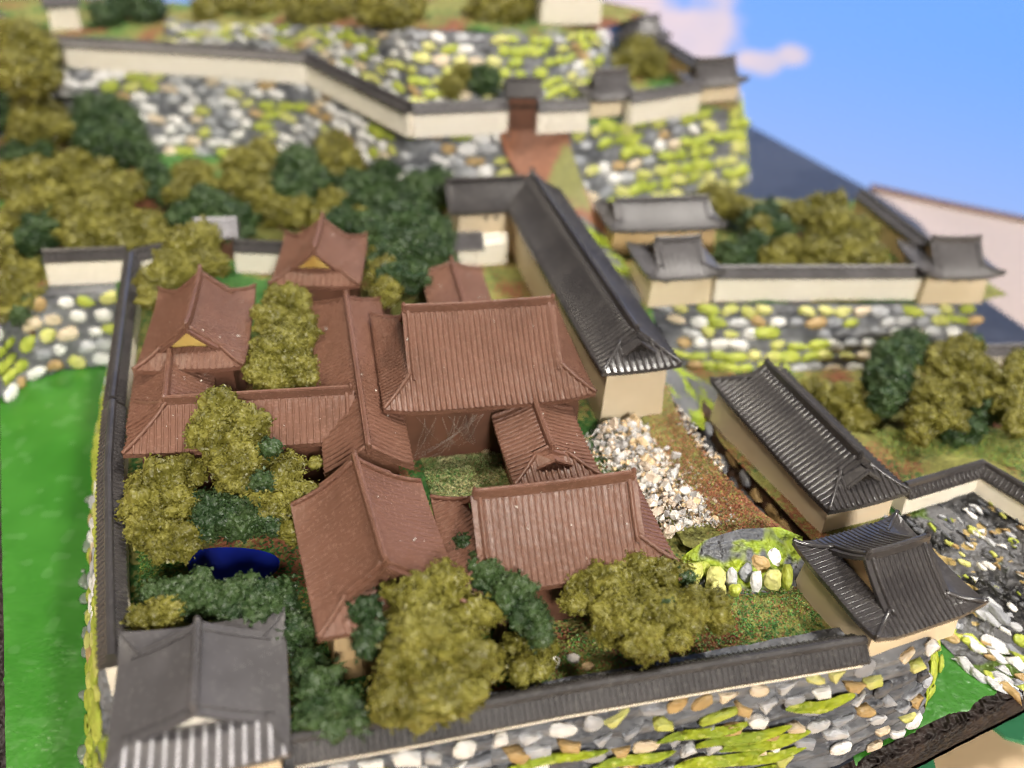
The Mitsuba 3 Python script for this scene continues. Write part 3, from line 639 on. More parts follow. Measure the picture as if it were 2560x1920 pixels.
sheet('top_terrace', [(355, 48, ZT[0]), (500, 50, ZT[1]), (700, 55, ZT[2]), (900, 62, ZT[3]), (1165, 78, ZT[4]), (1312, 62, ZT[5]), (2.2, 18.5, ZT[5], 1), (-2, 20.0, ZT[3], 1), (-6.5, 20.5, ZT[0], 1)], 'turf_olive', 'topmost terrace with trees at the upper edge', amp=.06, cell=.3)
tp = W([(1228, 280), (1300, 266), (1380, 256), (1480, 240), (1598, 228)], 1.30)
stone_wall('mossy stone wall to the right of the reddish ramp', tp, drop(tp, -.05, .50), 7, .31, PALG, .41, 5, limit=290, proud=.05, size=.54)
b0 = drop(tp, -.05, .50)
tp = np.array([tp[-1], tp[-1] + [.1, .5, .05], tp[-1] + [.1, 2.0, .1]]); b = np.array([b0[-1], b0[-1] + [.35, .9, -.3], b0[-1] + [.5, 2.4, -.3]])
stone_wall('shadowed end of the mossy stone wall beside the dark board', tp, b, 6, .4, PALG, .5, 5, proud=.05)
tp = W([(1395, 650), (1560, 660), (1700, 660), (1850, 660), (2000, 658), (2100, 655)], 0.0)
b = W([(1470, 800), (1580, 806), (1710, 808), (1860, 806), (2010, 800), (2118, 790)], -.88)
stone_wall('stone wall with yellow-green stones under the right plaster wall', tp, b, 6, .28, PALG, .44, 12, limit=290, proud=.05, size=.53)
tp = np.vstack([W([(-60, 752), (0, 700)], -.25), W([(34, 658), (90, 640), (170, 632), (262, 628)], -.02)])
stone_wall('short stone wall above the green lawn at the left', tp, drop(tp, -1.1, .22), 5, .28, PALW, .42, 30, proud=.06, size=.48)
tp = W([(610, 1680), (800, 1632), (1000, 1600), (1300, 1540), (1600, 1480), (1850, 1432), (2012, 1392), (2018, 1385)], .09)
b = drop(tp, -1.1, .30); b[-1] = D(1995, 1545, ZL); b[-2] = D(1975, 1570, ZL)
stone_wall('front stone wall with mossy courses under the tiled front wall', tp, b, 7, .25, dict(white=2.8, grey=3.0, pale=2.8, tan=1.6, slate=1.2, lime=.7, straw=.8, cream=1.2), .2, 2, proud=.04, size=.50, groove=.07, name='stone_wall', kinds=(8, 20),
           streaks=[(2.05, 3.0, .63, .05), (2.0, 2.8, .80, .05), (3.35, 4.3, .46, .055), (3.1, 4.1, .62, .05), (3.1, 4.2, .80, .05), (1.2, 2.0, .5, .05), (.5, 1.5, .8, .05), (1.6, 2.6, .30, .04), (3.0, 3.9, .34, .045), (3.6, 4.5, .55, .06), (3.5, 4.5, .68, .05), (2.4, 3.2, .45, .05), (.8, 1.6, .28, .04), (4.2, 4.9, .3, .06)])
tp = W([(2018, 1385), (2010, 1330), (1960, 1270)], -.02); b = W([(1995, 1545), (2035, 1440), (2020, 1340)], ZL)
stone_wall('rounded yellow-green corner of the front stone wall', tp, b, 5, .3, PALG, .62, 2, proud=.03, face_mat='moss_paint')
# left face under the side wall
tp = W([(262, 700), (232, 860), (216, 1100), (214, 1390), (222, 1720)], 0.0)
b = W([(236, 800), (205, 960), (196, 1150), (190, 1390), (188, 1750)], ZL)
stone_wall('steep stone face along the left of the palace wall', tp, b, 5, .3, PALW, .55, 17, proud=.04, face_mat='bank_paint')
# gatehouse foundation above the trench, face and stone mix darkened to paint its shade
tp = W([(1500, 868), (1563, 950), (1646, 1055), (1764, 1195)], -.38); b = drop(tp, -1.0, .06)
stone_wall('foundation of big brown stones with shade painted in, under the right gatehouse', tp, b, 3, .30, dict(tan=4, slate=3, grey=1), .0, 8, proud=.05, size=.5, face_mat='trench_soil', kinds=(0, 20))
# painted banks
def bank(label, ring, inner=(), mat='bank_paint', name='bank', **k): sheet(name, ring, mat, label, inner=inner, amp=k.pop('amp', .05), cell=.1, **k)
bank('mossy grey bank running down beside the long gallery', [(1270, 430, .3), (1300, 480, .2), (1345, 560, .1), (1385, 640, .03), (1420, 720, -.2), (1470, 790, -.5), (1560, 850, -.62), (1520, 930, -.45), (1470, 895, -.15), (1435, 830, .05), (1400, 800, .1), (1330, 640, .2), (1250, 480, .35)], [(1380, 700, .15), (1440, 790, .0), (1500, 860, -.3)])
bank('low mossy grey mound in front of the trench', [(1455, 1235, 0), (1475, 1200, .12), (1525, 1165, .22), (1600, 1142, .25), (1685, 1138, .25), (1735, 1160, .2), (1740, 1225, 0), (1715, 1275, 0), (1620, 1290, 0), (1530, 1290, 0), (1470, 1265, 0)], [(1600, 1185, .3), (1540, 1195, .26), (1680, 1190, .26)], amp=.02)
mk_ = thing('edging_stones', 'row of pale painted stones along the foot of the low mound', 'stones')
for i, (u, v, w_, h_, m) in enumerate([(1497, 1228, .10, .14, 'straw'), (1545, 1240, .10, .13, 'straw'), (1580, 1236, .06, .13, 'pale'), (1612, 1225, .08, .10, 'grey'), (1640, 1208, .10, .10, 'tan'), (1672, 1200, .09, .13, 'white'), (1632, 1246, .06, .11, 'white'), (1668, 1240, .09, .11, 'straw'), (1700, 1232, .06, .12, 'lime'), (1520, 1218, .07, .08, 'lime'), (1588, 1262, .06, .07, 'lime'), (1550, 1270, .08, .12, 'straw')]):
    c = D(u, v + 12, .17); lump(numbered(mk_ + '__stone'), 'stone_' + m, frame(RT * w_, np.array([0, .6, .8]) * h_, np.array([0, -.8, .6]) * .06, c), i % 10)
# rocky slope at the lower right
RS, _ = sheet('rock_slope', [(1830, 1150, -.2), (1950, 1095, -.2), (2112, 1050, -.2), (2230, 1100, -.2), (2400, 1200, -.3), (2330, 1450, ZL), (2190, 1500, ZL), (2120, 1470, ZL), (2030, 1390, ZL), (1960, 1280, -.8), (1900, 1210, -.3)], 'rock_paint', 'rocky painted slope below the right plaster wall', inner=[(2050, 1180, -.32), (2100, 1290, -.7), (2180, 1400, -1.0), (2150, 1200, -.35)], amp=.10, cell=.08, tex=3.0)
rk = thing('rock_outcrop', 'outcrop of black, white and ochre painted rocks below the right plaster wall', 'rocks')
cand = RS[(RS[:, 2] < -.22)]
for i in range(300):
    c = cand[rng.integers(len(cand))] + [0, 0, .012]; low = c[2] < -.72
    m = rng.choice(['white', 'white', 'slate', 'slate', 'pale', 'tan', 'lime', 'slate', 'straw', 'slate']) if not low else rng.choice(['grey', 'pale', 'white', 'tan', 'lime', 'pale'])
    a = rng.uniform(-.9, -.1); x = np.array([math.cos(a), math.sin(a), -.25]); x /= np.linalg.norm(x); nz = np.array([-.25, -.6, .75]); nz /= np.linalg.norm(nz); y = np.cross(nz, x)
    sz = rng.uniform(.02, .055) if not low else rng.uniform(.05, .11)
    lump(numbered(rk + '__stone'), 'stone_' + str(m), frame(x * sz * 1.6, y * sz * .7, nz * rng.uniform(.02, .05), c), int(rng.integers(20)))

# ================================================================== PALACE HALLS (brown roofs)
def hall(label, corners, ze, ridge, z0=-.05, wall='brown_wood', roof='brown_plastic', gable='ochre', name='palace_hall', cat='hall', build={}, group=None, win=(), gab=(), inset=.14, draft=.03, **kw):
    key = thing(name, label, cat, group)
    r = Roof(corners, ze, ridge, **kw)
    r.walls(key, z0, wall, inset, draft)
    r.build(key, roof, gable, **build)
    if roof == 'brown_plastic':        # specks of white dust lying on the roof
        n = 11; u, v = rng.uniform(-.8, .8, n) * r.Lx, rng.uniform(-.85, .85, n) * r.Ly
        u = np.clip(u, -r.G[0], r.G[1]); v[:10] = -np.abs(v[:10])
        part(key, 'dust', flakes(r.w(u, v, dz=.02), .011), 'pebble_milk', False, 'stuff')
    for w in win: r.window(key, *w, inset=inset)
    for e in gab: r.gablet(key, e, roof)
    return r
fl, fr, bl, br = (-1, -1), (1, -1), (-1, 1), (1, 1)      # for ridges running across the picture: left/right, front/back
nl, nr, al, ar = (-1, 1), (-1, -1), (1, 1), (1, -1)      # for ridges running away from the viewer: near/far, left/right
hall('largest brown roofed hall with a wide front slope in the middle of the palace', wall='brown_wood', corners={fl: (833, 893), fr: (1287, 862), bl: (797, 690)}, ze=.75, ridge=(1033, 662), g=.32, vgf=.60, up=.07, build=dict(verge=.03, pitch=.057, rr=.018, sides=(-1,), mode='parts'))
hall('small brown roofed pavilion with a little front gable beside the courtyard', {nl: (1112, 1055), nr: (1290, 1033), al: (1062, 905), ar: (1240, 880)}, .52, (1190, 970), gab=(0,), zr=.70, g=.32, vgf=.36, up=.03, ends=('hip', 'gable'), gable='brown_plastic', build=dict(pitch=.06, rr=.018, mode='parts', ends_ribs=(0,)))
hall('long brown roofed corridor running beside the largest hall', {nl: (697, 1032), nr: (898, 1005), al: (672, 655), ar: (818, 648)}, .60, (785, 855), ends=('gable', 'hip'), vgf=.05, up=.0, sag=0, gable='brown_plastic', name='palace_corridor', cat='corridor', build=dict(pitch=.07, rr=.013, mode='parts', ends_ribs=()))
hall('brown roofed corridor crossing the garden behind the tall olive tree', {fl: (265, 985), fr: (760, 952)}, .60, (560, 855), half=.42, ends=('hip', 'gable'), vgf=.04, up=.02, sag=0, gable='brown_plastic', name='palace_corridor', cat='corridor', build=dict(pitch=.065, rr=.014, sides=(-1,), ends_ribs=(0,), mode='parts'))
hall('short brown roofed corridor joining the left hall to the garden corridor', {nl: (273, 928), al: (290, 812)}, .59, (374, 800), half=.42, ends=('gable', 'gable'), vgf=.04, up=.0, sag=0, gable='brown_plastic', name='palace_corridor', cat='corridor', build=dict(pitch=.065, rr=.013, mode='parts'))
hall('brown roofed hall at the left with an ochre gable facing the viewer', {nl: (290, 810), nr: (533, 805), al: (345, 635), ar: (548, 630)}, .75, (400, 715), vgf=.55, up=.08, sag=.07, build=dict(pitch=.06, rr=.011, mode='parts', ends_ribs=(0,)))
hall('farthest brown roofed hall with an ochre gable under the pointed ridge', {nl: (598, 612), nr: (795, 640), al: (605, 508), ar: (775, 520)}, .75, (690, 560), vgf=.55, up=.08, sag=.06, build=dict(pitch=.07, rr=.010, mode='stuff', ends_ribs=(0,)))
hall('small brown roofed hall half hidden behind the largest hall', {nl: (945, 725), nr: (1092, 722), al: (908, 594), ar: (1037, 585)}, .55, (1000, 620), zr=.68, vgf=.5, up=.05, ends=('gable', 'gable'), gable='brown_plastic', build=dict(pitch=.06, rr=.010, mode='stuff'))
hall('broad brown roofed hall in the foreground with its ridge running away', {nl: (665, 1393), al: (650, 1105), ar: (905, 1032)}, .70, (800, 1080), vgf=.55, up=.05, ends=('hip', 'gable'), k=.45, gable='brown_plastic', wall='tan_plaster', build=dict(pitch=.06, rr=.005, mode='stuff', ends_ribs=(0,)))
hall('brown roofed hall in front of the courtyard, its wide slope above the front trees', {fl: (975, 1300), fr: (1462, 1220), bl: (935, 1082)}, .62, (1190, 1052), vgf=.6, up=.05, g=.3, build=dict(pitch=.055, rr=.010, sides=(-1,), mode='parts'))

# ================================================================== DARK ROOFED BUILDINGS
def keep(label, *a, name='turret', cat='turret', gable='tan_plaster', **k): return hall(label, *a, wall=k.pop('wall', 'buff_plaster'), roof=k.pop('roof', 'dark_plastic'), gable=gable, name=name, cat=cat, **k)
LG = keep('long dark roofed gallery running back beside the palace', {nl: (1300, 812), nr: (1465, 787), al: (1100, 455), ar: (1195, 385)}, .78, (1300, 605), th=106.6, z0=-.05, gab=(0,), ends=('hip', 'gable'), vgf=.36, up=.02, sag=0, name='gallery', cat='building', gable='dark_plastic', inset=.12, build=dict(pitch=.074, rr=.02, mode='parts', ends_ribs=(0,), capmat='dark_plastic'))
keep('dark roofed back wing of the long gallery with small dark ports', {fl: (978, 460), fr: (1140, 452)}, .78, (1050, 391), half=LG.Ly, ends=('gable', 'gable'), up=.01, sag=0, name='gallery', cat='building', gable='brown_wood', inset=.12, build=dict(pitch=.065, rr=.012, sides=(-1,), mode='stuff'), win=[('v-', -.1, .62), ('v-', .25, .62)])
keep('dark roofed gatehouse at the right with a tan side wall', {nl: (1792, 1120), nr: (1962, 1055), al: (1532, 815), ar: (1690, 800)}, .18, (1755, 920), z0=-.45, gab=(0,), ends=('hip', 'hip'), vgf=.36, up=.03, sag=0, name='gatehouse', cat='building', gable='dark_plastic', inset=.10, build=dict(pitch=.066, rr=.02, mode='parts', ends_ribs=(0, 1)))
keep('dark roofed corner turret at the lower right with a tan gable facing left', {fl: (1889, 1383), fr: (2134, 1319), bl: (1702, 1183)}, .42, (1930, 1187), z0=-.03, vgf=.66, up=.08, sag=.05, g=.30, k=.5, inset=.12, build=dict(pitch=.052, rr=.012, mode='parts', ends_ribs=(0,)))
keep('blurred grey roofed gate in the lower left corner with pale ribs under its gable', {nl: (232, 1690), nr: (645, 1655), al: (252, 1375), ar: (604, 1332)}, .46, (415, 1450), z0=-1.05, ends=('hip', 'hip'), vgf=.74, g=(.36, .24), zr=.74, up=.07, sag=.02, k=.4, roof='grey_plastic', gable='cream_plaster', inset=.1, name='corner_gate', cat='gate', build=dict(pitch=.09, rr=.016, mode='parts', sides=(), ends_ribs=(0,), ribmat='light_ribs', hipcap=.010))
keep('small grey roofed turret at the left end of the right plaster wall', {fl: (1405, 600), fr: (1568, 598), bl: (1345, 533)}, .50, (1470, 519), z0=0, vgf=.6, up=.06, sag=.03, g=.25, k=.45, roof='grey_plastic', inset=.12, build=dict(pitch=.075, rr=.012, mode='stuff', ends_ribs=(0,)), win=[('v-', -.55, .40)])
keep('grey roofed turret at the right end of the right plaster wall', {fl: (2000, 600), fr: (2168, 598), bl: (1935, 530)}, .50, (2052, 519), z0=0, vgf=.6, up=.08, sag=.03, g=.25, k=.5, roof='grey_plastic', inset=.13, build=dict(pitch=.075, rr=.010, mode='stuff', ends_ribs=(0,)), win=[('v-', -.1, .4), ('v-', .35, .4)])
keep('low grey roofed building with a row of dark ports behind the small turret', {fl: (1318, 499), fr: (1570, 491), bl: (1283, 440)}, .50, (1415, 433), z0=.02, vgf=.6, up=.04, sag=.0, g=.2, roof='grey_plastic', wall='tan_plaster', inset=.12, name='guard_house', cat='building', build=dict(pitch=.08, rr=.010, mode='stuff', ends_ribs=()), win=[('v-', f, .42) for f in (-.65, -.38, .1, .38)])
keep('small grey roofed turret on the upper wall beside the brown gate', {fl: (1275, 214), fr: (1388, 210), bl: (1238, 195)}, 1.66, (1315, 157), z0=1.33, vgf=.6, up=.06, sag=.04, g=.2, k=.5, roof='grey_plastic', inset=.12, build=dict(pitch=.08, rr=.010, mode='stuff', ends_ribs=()), win=[('v-', f, 1.58) for f in (-.2, .1)])
keep('grey roofed corner turret at the right end of the upper wall against the sky', {fl: (1500, 186), fr: (1620, 179), bl: (1455, 166)}, 1.66, (1545, 132), z0=1.33, vgf=.6, up=.08, sag=.04, g=.2, k=.5, roof='grey_plastic', inset=.12, build=dict(pitch=.08, rr=.010, mode='stuff', ends_ribs=()))
keep('blurred grey roofed turret against the pink cloud', {fl: (1335, 78), fr: (1452, 84), bl: (1300, 55)}, 1.75, (1385, 40), z0=1.25, vgf=.6, up=.05, sag=.03, g=.2, half=None, roof='grey_plastic', wall='tan_plaster', inset=.12, build=dict(pitch=.09, rr=.01, mode=None))
# white tower base above the highest wall, its roof out of view
def tower(label, px, z0, h, dy, roofover=.15, gap=0.0):
    key = thing('turret', label, 'turret'); a, b = D(*px[0], z0), D(*px[1], z0); e = (b - a)[:2]; e /= np.linalg.norm(e); n2 = np.array([-e[1], e[0]])
    lo = [a[:2], b[:2], b[:2] + n2 * dy, a[:2] + n2 * dy]; c = np.mean(lo, 0); hi = [p + (c - p) * .06 for p in lo]
    part(key, 'wall', MB().taper([[*p, z0 - .05] for p in lo], [[*p, z0 + h] for p in hi]).mesh(), 'cream_plaster')
    ro = [p + (p - c) * roofover / .5 for p in hi]; rid = [c - e * .3, c + e * .3, c + e * .3 + n2 * .01, c - e * .3 + n2 * .01]
    part(key, 'roof', MB().taper([[*p, z0 + h - .02] for p in ro], [[*p, z0 + h + .05] for p in ro]).taper([[*p, z0 + h + .052] for p in ro], [[*p, z0 + h + .5] for p in rid]).mesh(), 'grey_plastic')
tower('white walled tower at the top edge beside the sky', [(1168, 48), (1298, 46)], ZT[4] + .01, .6, .9)
tower('small white turret with a grey roof at the upper left corner', [(112, 70), (178, 66)], 1.27, .46, .5)
# gates
g = thing('brown_gate', 'brown wooden gate at the head of the reddish ramp', 'gate')
a, b = D(1098, 281, 1.30), D(1157, 281, 1.30); e = (b - a); wd = np.linalg.norm(e[:2]); e /= wd; n2 = np.array([-e[1], e[0], 0]); Z = np.array([0, 0, 1.0])
def boxat(c, ex, ey, sx, sy, z0, z1, flare=0.0):
    lo = [c + ex * x * sx / 2 + ey * y * sy / 2 + Z * z0 for x, y in ((-1, -1), (1, -1), (1, 1), (-1, 1))]; hi = [c + ex * x * (sx / 2 + flare) + ey * y * (sy / 2 + flare) + Z * z1 for x, y in ((-1, -1), (1, -1), (1, 1), (-1, 1))]
    return MB().taper(lo, hi).mesh()
c = (a + b) / 2 + n2 * .16
part(g, 'gate_wall', boxat(c, e, n2, wd, .32, 0, .36), 'brown_wood'); part(g, 'beam', boxat(c - n2 * .02, e, n2, wd * 1.12, .34, .36, .40), 'shadow_hole'); part(g, 'gate_wall', boxat(c, e, n2, wd * 1.04, .34, .40, .56), 'brown_wood')
part(g, 'door', boxat(c - n2 * .155, e, n2, wd * .5, .03, 0.01, .30), 'brown_wood')
rf = [c + e * x * (wd / 2 + .09) + n2 * y * .28 + Z * .56 for x, y in ((-1, -1), (1, -1), (1, 1), (-1, 1))]; rg = [c + e * x * (wd / 2 + .05) + n2 * y * .02 + Z * .74 for x, y in ((-1, -1), (1, -1), (1, 1), (-1, 1))]
part(g, 'roof', MB().taper(rf, rg).mesh(), 'dark_plastic'); part(g + '__roof', 'ridge', MB().tube([rg[0] * .5 + rg[3] * .5, rg[1] * .5 + rg[2] * .5], .045, 6).mesh(), 'dark_plastic')
def small_gate(label, px, z0, w, h, d, wallmat='brown_wood', roofmat='light_ribs', ph=.3):
    key = thing('small_gate', label, 'gate'); c = D(*px, z0); ex = np.array([math.cos(.2), math.sin(.2), 0]); ey = np.array([-ex[1], ex[0], 0])
    part(key, 'wall', boxat(c, ex, ey, w, d * .6, 0, h), wallmat)
    rk_ = numbered(key + '__roof'); q = [c + ex * x * (w / 2 + .1) + ey * y * d * .8 + Z * h for x, y in ((-1, -1), (1, -1), (1, 1), (-1, 1))]; p = [c + ex * x * (w / 2 + .08) + ey * y * .02 + Z * (h + .17) for x, y in ((-1, -1), (1, -1), (1, 1), (-1, 1))]
    put(rk_, MB().taper(q, p).mesh(), 'grey_plastic')
    for i in range(9):
        f = (i + .5) / 9; part(rk_, 'tile_rib', MB().tube([q[0] + (q[1] - q[0]) * f + Z * .012, p[0] + (p[1] - p[0]) * f + Z * .012], .019, 5).mesh(), roofmat)
    part(rk_, 'ridge', MB().tube([p[0] * .5 + p[3] * .5 + Z * .02, p[1] * .5 + p[2] * .5 + Z * .02], .03, 6).mesh(), roofmat)
small_gate('small gate with a pale ribbed roof behind the left hall', (478, 556), 0, .42, .42, .3)
small_gate('small grey roofed gate beside the back of the long gallery', (1008, 572), 0, .28, .32, .22, 'cream_plaster', 'grey_plastic')

# ================================================================== PLASTER WALLS WITH TILE COPINGS
def XY(px, z): return [D(u, v, z)[:2] for u, v in px]
coping_wall('dark tiled wall along the left of the palace, far stretch', XY([(283, 548), (242, 862)], .45), 0, .42, cw=.11, mode='parts', pitch=.06, rr=.012)
coping_wall('dark tiled wall along the left of the palace, near stretch', XY([(243, 868), (234, 1000), (236, 1200), (240, 1420)], .47), 0, .44, cw=.12, mode='parts', pitch=.06, rr=.012)
coping_wall('short plaster wall above the small stone wall at the left', XY([(92, 545), (272, 538)], .45), -.02, .44, cw=.11, mode='stuff')
coping_wall('plaster wall piece behind the left hall', XY([(285, 545), (350, 530)], .45), 0, .42, cw=.10)
coping_wall('pale plaster wall between the small gate and the farthest hall', XY([(505, 523), (640, 528)], .45), 0, .42, cw=.10)
coping_wall('white plaster wall beside the back of the long gallery', XY([(1030, 512), (1095, 508)], .45), 0, .42, cw=.08, roofmat='cream_plaster', rib=False)
coping_wall('dark tiled front wall crossing the foreground', XY([(632, 1600), (900, 1554), (1200, 1497), (1560, 1436), (1868, 1386)], .34), .10, .23, cw=.15, cd=.10, mode='parts', pitch=.05, rr=.006, roofmat='dark_matte')
coping_wall('dark tiled wall bending away from the right gatehouse', XY([(1955, 1052), (2122, 1003), (2212, 1057), (2300, 1110)], .12), -.22, .33, cw=.11, mode='parts', pitch=.06, rr=.013)
coping_wall('cream plaster wall with a ribbed coping between the two right turrets', XY([(1548, 583), (2010, 582)], .46), 0, .46, cw=.12, pitch=.075, roofmat='grey_plastic', rr=.016)
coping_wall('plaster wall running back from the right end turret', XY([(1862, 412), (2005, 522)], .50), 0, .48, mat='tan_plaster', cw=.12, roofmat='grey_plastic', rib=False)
coping_wall('cream plaster wall on the long stone wall, left stretch', XY([(103, 84), (400, 102), (662, 121)], 1.74), 1.28, .46, cw=.13, roofmat='grey_plastic', rib=False)
coping_wall('cream plaster wall slanting down towards the brown gate', XY([(664, 121), (888, 231)], 1.74), 1.28, .46, cw=.13, roofmat='dark_plastic', rib=False)
coping_wall('cream plaster wall with a ribbed coping left of the brown gate', XY([(890, 231), (1096, 222)], 1.74), 1.28, .46, cw=.12, roofmat='grey_plastic', pitch=.1, rr=.018)
coping_wall('short cream plaster wall right of the brown gate', XY([(1160, 226), (1272, 222)], 1.72), 1.28, .44, cw=.12, roofmat='grey_plastic', rib=False)
coping_wall('cream plaster wall between the two upper turrets', XY([(1360, 208), (1510, 184)], 1.72), 1.27, .45, cw=.12, roofmat='grey_plastic', rib=False)
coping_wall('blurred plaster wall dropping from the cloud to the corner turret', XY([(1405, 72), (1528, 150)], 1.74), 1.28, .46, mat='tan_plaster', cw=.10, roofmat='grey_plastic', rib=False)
coping_wall('dark coping wall leaving the frame at the upper left', XY([(-60, 10), (103, 84)], 1.74), 1.28, .46, cw=.13, roofmat='grey_plastic', rib=False)
coping_wall('low dark ribbed wall at the right edge behind the trees', XY([(2108, 752), (2330, 742)], -.55), -.9, .33, cw=.12, roofmat='grey_plastic', pitch=.08, rr=.018)

# ================================================================== TREES AND BUSHES
HILL = 'leaf clumps on the hillside'
def t(label, col, lobes, z, ground=0.0, **k): return tree(label, col, lobes, z, ground, **k)
t('tall olive tree in front of the garden corridor', 'olive', [(480, 885, 50, .95), (445, 920, 42, .9), (530, 925, 55, .9), (490, 965, 58, .85), (515, 1015, 60, .8), (560, 985, 35, .8), (425, 945, 25, .85)], .9)
t('olive tree at the left wall below the garden corridor', 'olive', [(345, 1050, 62), (310, 1095, 48), (385, 1105, 58), (325, 1145, 52), (400, 1020, 45), (390, 1165, 45), (345, 1185, 30)], .5)
t('olive tree against the corridor corner above the pond', 'olive', [(600, 1050, 60), (640, 1090, 50), (615, 1010, 40), (680, 1000, 16), (575, 1100, 45), (635, 1150, 30), (560, 1060, 40)], .55)
t('dark green tree between the two olive trees above the pond', 'dark', [(470, 1105, 52), (520, 1122, 48), (560, 1118, 36), (445, 1138, 34), (590, 1140, 26), (430, 1085, 30)], .55, trunk=False)
t('small dark green sprig on the tall olive tree', 'dark', [(583, 965, 22), (565, 1042, 24)], .95, trunk=False, name='bush', cat='bush')
t('dark green hedge between the pond and the lower left gate', 'dark', [(430, 1292, 58), (500, 1305, 62), (575, 1315, 62), (365, 1290, 42), (640, 1365, 46), (330, 1285, 30), (610, 1280, 35), (560, 1325, 42)], .40, name='hedge', cat='hedge', fs=.026)
t('dark green bush beside the blurred lower left gate', 'dark', [(668, 1440, 44), (690, 1490, 52), (730, 1540, 58), (680, 1550, 44), (775, 1560, 30)], .36, name='bush', cat='bush', fs=.028)
t('small yellow olive bush behind the lower left gate', 'olive', [(345, 1325, 40), (300, 1338, 28), (375, 1312, 26)], .42, name='bush', cat='bush', fs=.026)
t('large olive tree standing at the front wall', 'olive', [(895, 1300, 62, .85), (960, 1265, 55, .8), (915, 1370, 75, .85), (875, 1450, 75, .7), (975, 1410, 75, .75), (1025, 1330, 48, .7), (850, 1520, 55, .5), (945, 1500, 62, .6), (1005, 1500, 48, .6), (1045, 1430, 45, .6), (905, 1540, 40, .5)], .75, fs=.027)
t('dark green tree at the left of the large olive tree', 'dark', [(805, 1260, 45), (790, 1325, 46), (822, 1222, 32), (800, 1385, 42), (830, 1300, 40)], .7, fs=.026)
t('dark green tree between the large olive tree and the front hall', 'dark', [(1008, 1182, 34), (1055, 1250, 50), (1110, 1290, 50), (1150, 1330, 42), (1165, 1365, 34), (1030, 1215, 30)], .65)
t('low olive bush right of the large olive tree', 'olive', [(1118, 1400, 42), (1160, 1432, 36), (1130, 1450, 34), (1180, 1400, 24)], .3, name='bush', cat='bush')
t('wide olive tree in front of the wide brown slope', 'olive', [(1295, 1272, 62), (1375, 1245, 55), (1445, 1250, 45), (1330, 1330, 58), (1420, 1325, 58), (1490, 1320, 55), (1395, 1385, 50), (1540, 1310, 38), (1250, 1290, 40), (1350, 1280, 55), (1460, 1380, 30), (1555, 1340, 30), (1482, 1250, 22, .62, 'dark'), (1440, 1300, 18, .66, 'dark')], .55)
t('olive tree in the strip between left hall and corridor, farther half', 'olive', [(620, 660, 52), (580, 695, 40), (645, 715, 40), (605, 640, 30)], .75)
t('olive tree in the strip between left hall and corridor, nearer half', 'olive', [(605, 765, 60), (640, 800, 48), (570, 805, 40), (620, 740, 48), (560, 770, 25), (600, 830, 30)], .75)
t('olive tree in the back left corner of the palace wall', 'olive', [(405, 555, 62), (435, 520, 42), (340, 605, 42), (375, 585, 48), (330, 640, 32), (450, 570, 40)], .6, group=None)
t('dark green tree beside the small gate roof behind the small hall', 'dark', [(880, 485, 62), (940, 505, 45), (820, 525, 50), (905, 545, 60), (850, 600, 38), (960, 560, 30), (800, 490, 38), (840, 560, 45), (890, 600, 40)], .65)
t('small olive tree in front of the dark tree at the palace back', 'olive', [(830, 592, 38), (835, 630, 34), (812, 562, 26), (850, 610, 25)], .6)
t('dark green tree right of the grass court with paler top', 'dark', [(1935, 785, 56), (1900, 812, 40), (1960, 742, 38), (1908, 862, 34), (1925, 830, 45), (1985, 760, 30), (1970, 800, 22, -.05, 'olive')], -.1, -.6)
t('largest olive tree on the grass court at the right', 'olive', [(2060, 800, 62), (2020, 860, 48), (2095, 845, 45), (2045, 905, 42), (1995, 900, 36), (2080, 762, 46), (2030, 770, 30), (2120, 800, 34), (2108, 740, 18, .05, 'dark'), (1990, 940, 26)], -.1, -.55)
t('dark green bush at the foot of the largest court tree', 'dark', [(2120, 885, 40), (2085, 925, 38), (2140, 850, 24), (2060, 940, 26)], -.25, -.5, name='bush', cat='bush')
t('olive tree leaving the frame at the right edge', 'olive', [(2190, 830, 48), (2170, 875, 42), (2205, 785, 32), (2200, 920, 32), (2235, 850, 50)], -.1, -.5)
t('low olive bush behind the right gatehouse roof', 'olive', [(1830, 872, 48), (1790, 860, 34), (1872, 892, 42), (1755, 835, 22), (1850, 900, 36)], -.4, -.6, name='bush', cat='bush')
t('dark green tree inside the right wall next to the small turret', 'dark', [(1640, 490, 46), (1625, 530, 34), (1680, 500, 34), (1660, 460, 28), (1640, 492, 26, .52, 'olive')], .4, 0)
t('small dark bush at the turret end of the right wall', 'dark', [(1590, 560, 30), (1565, 545, 26), (1610, 570, 22)], .3, 0, name='bush', cat='bush')
t('largest olive tree inside the right wall', 'olive', [(1800, 495, 58), (1790, 452, 42), (1850, 505, 48), (1825, 548, 46), (1765, 545, 40), (1880, 550, 34)], .45, 0)
t('olive bush between the two trees inside the right wall', 'olive', [(1700, 548, 38), (1665, 560, 30), (1720, 460, 30, .5)], .3, 0, name='bush', cat='bush')
t('olive bush at the foot of the mossy wall above the low building', 'olive', [(1560, 440, 40), (1600, 455, 30), (1535, 420, 24)], .3, 0, name='bush', cat='bush')
t('pair coloured bush behind the ribbed upper wall', 'olive', [(1000, 168, 34), (975, 185, 24), (1045, 175, 36, 1.72, 'dark')], 1.72, 1.25, name='bush', cat='bush')
t('olive tree beside the upper corner turret', 'olive', [(1380, 118, 50), (1350, 140, 34), (1410, 140, 36)], 1.5, 1.25)
t('olive bush at the foot of the ramp beside the long gallery roof', 'olive', [(1050, 352, 24), (1075, 345, 16, .62, 'dark'), (1030, 365, 18)], .6, .4, name='bush', cat='bush')
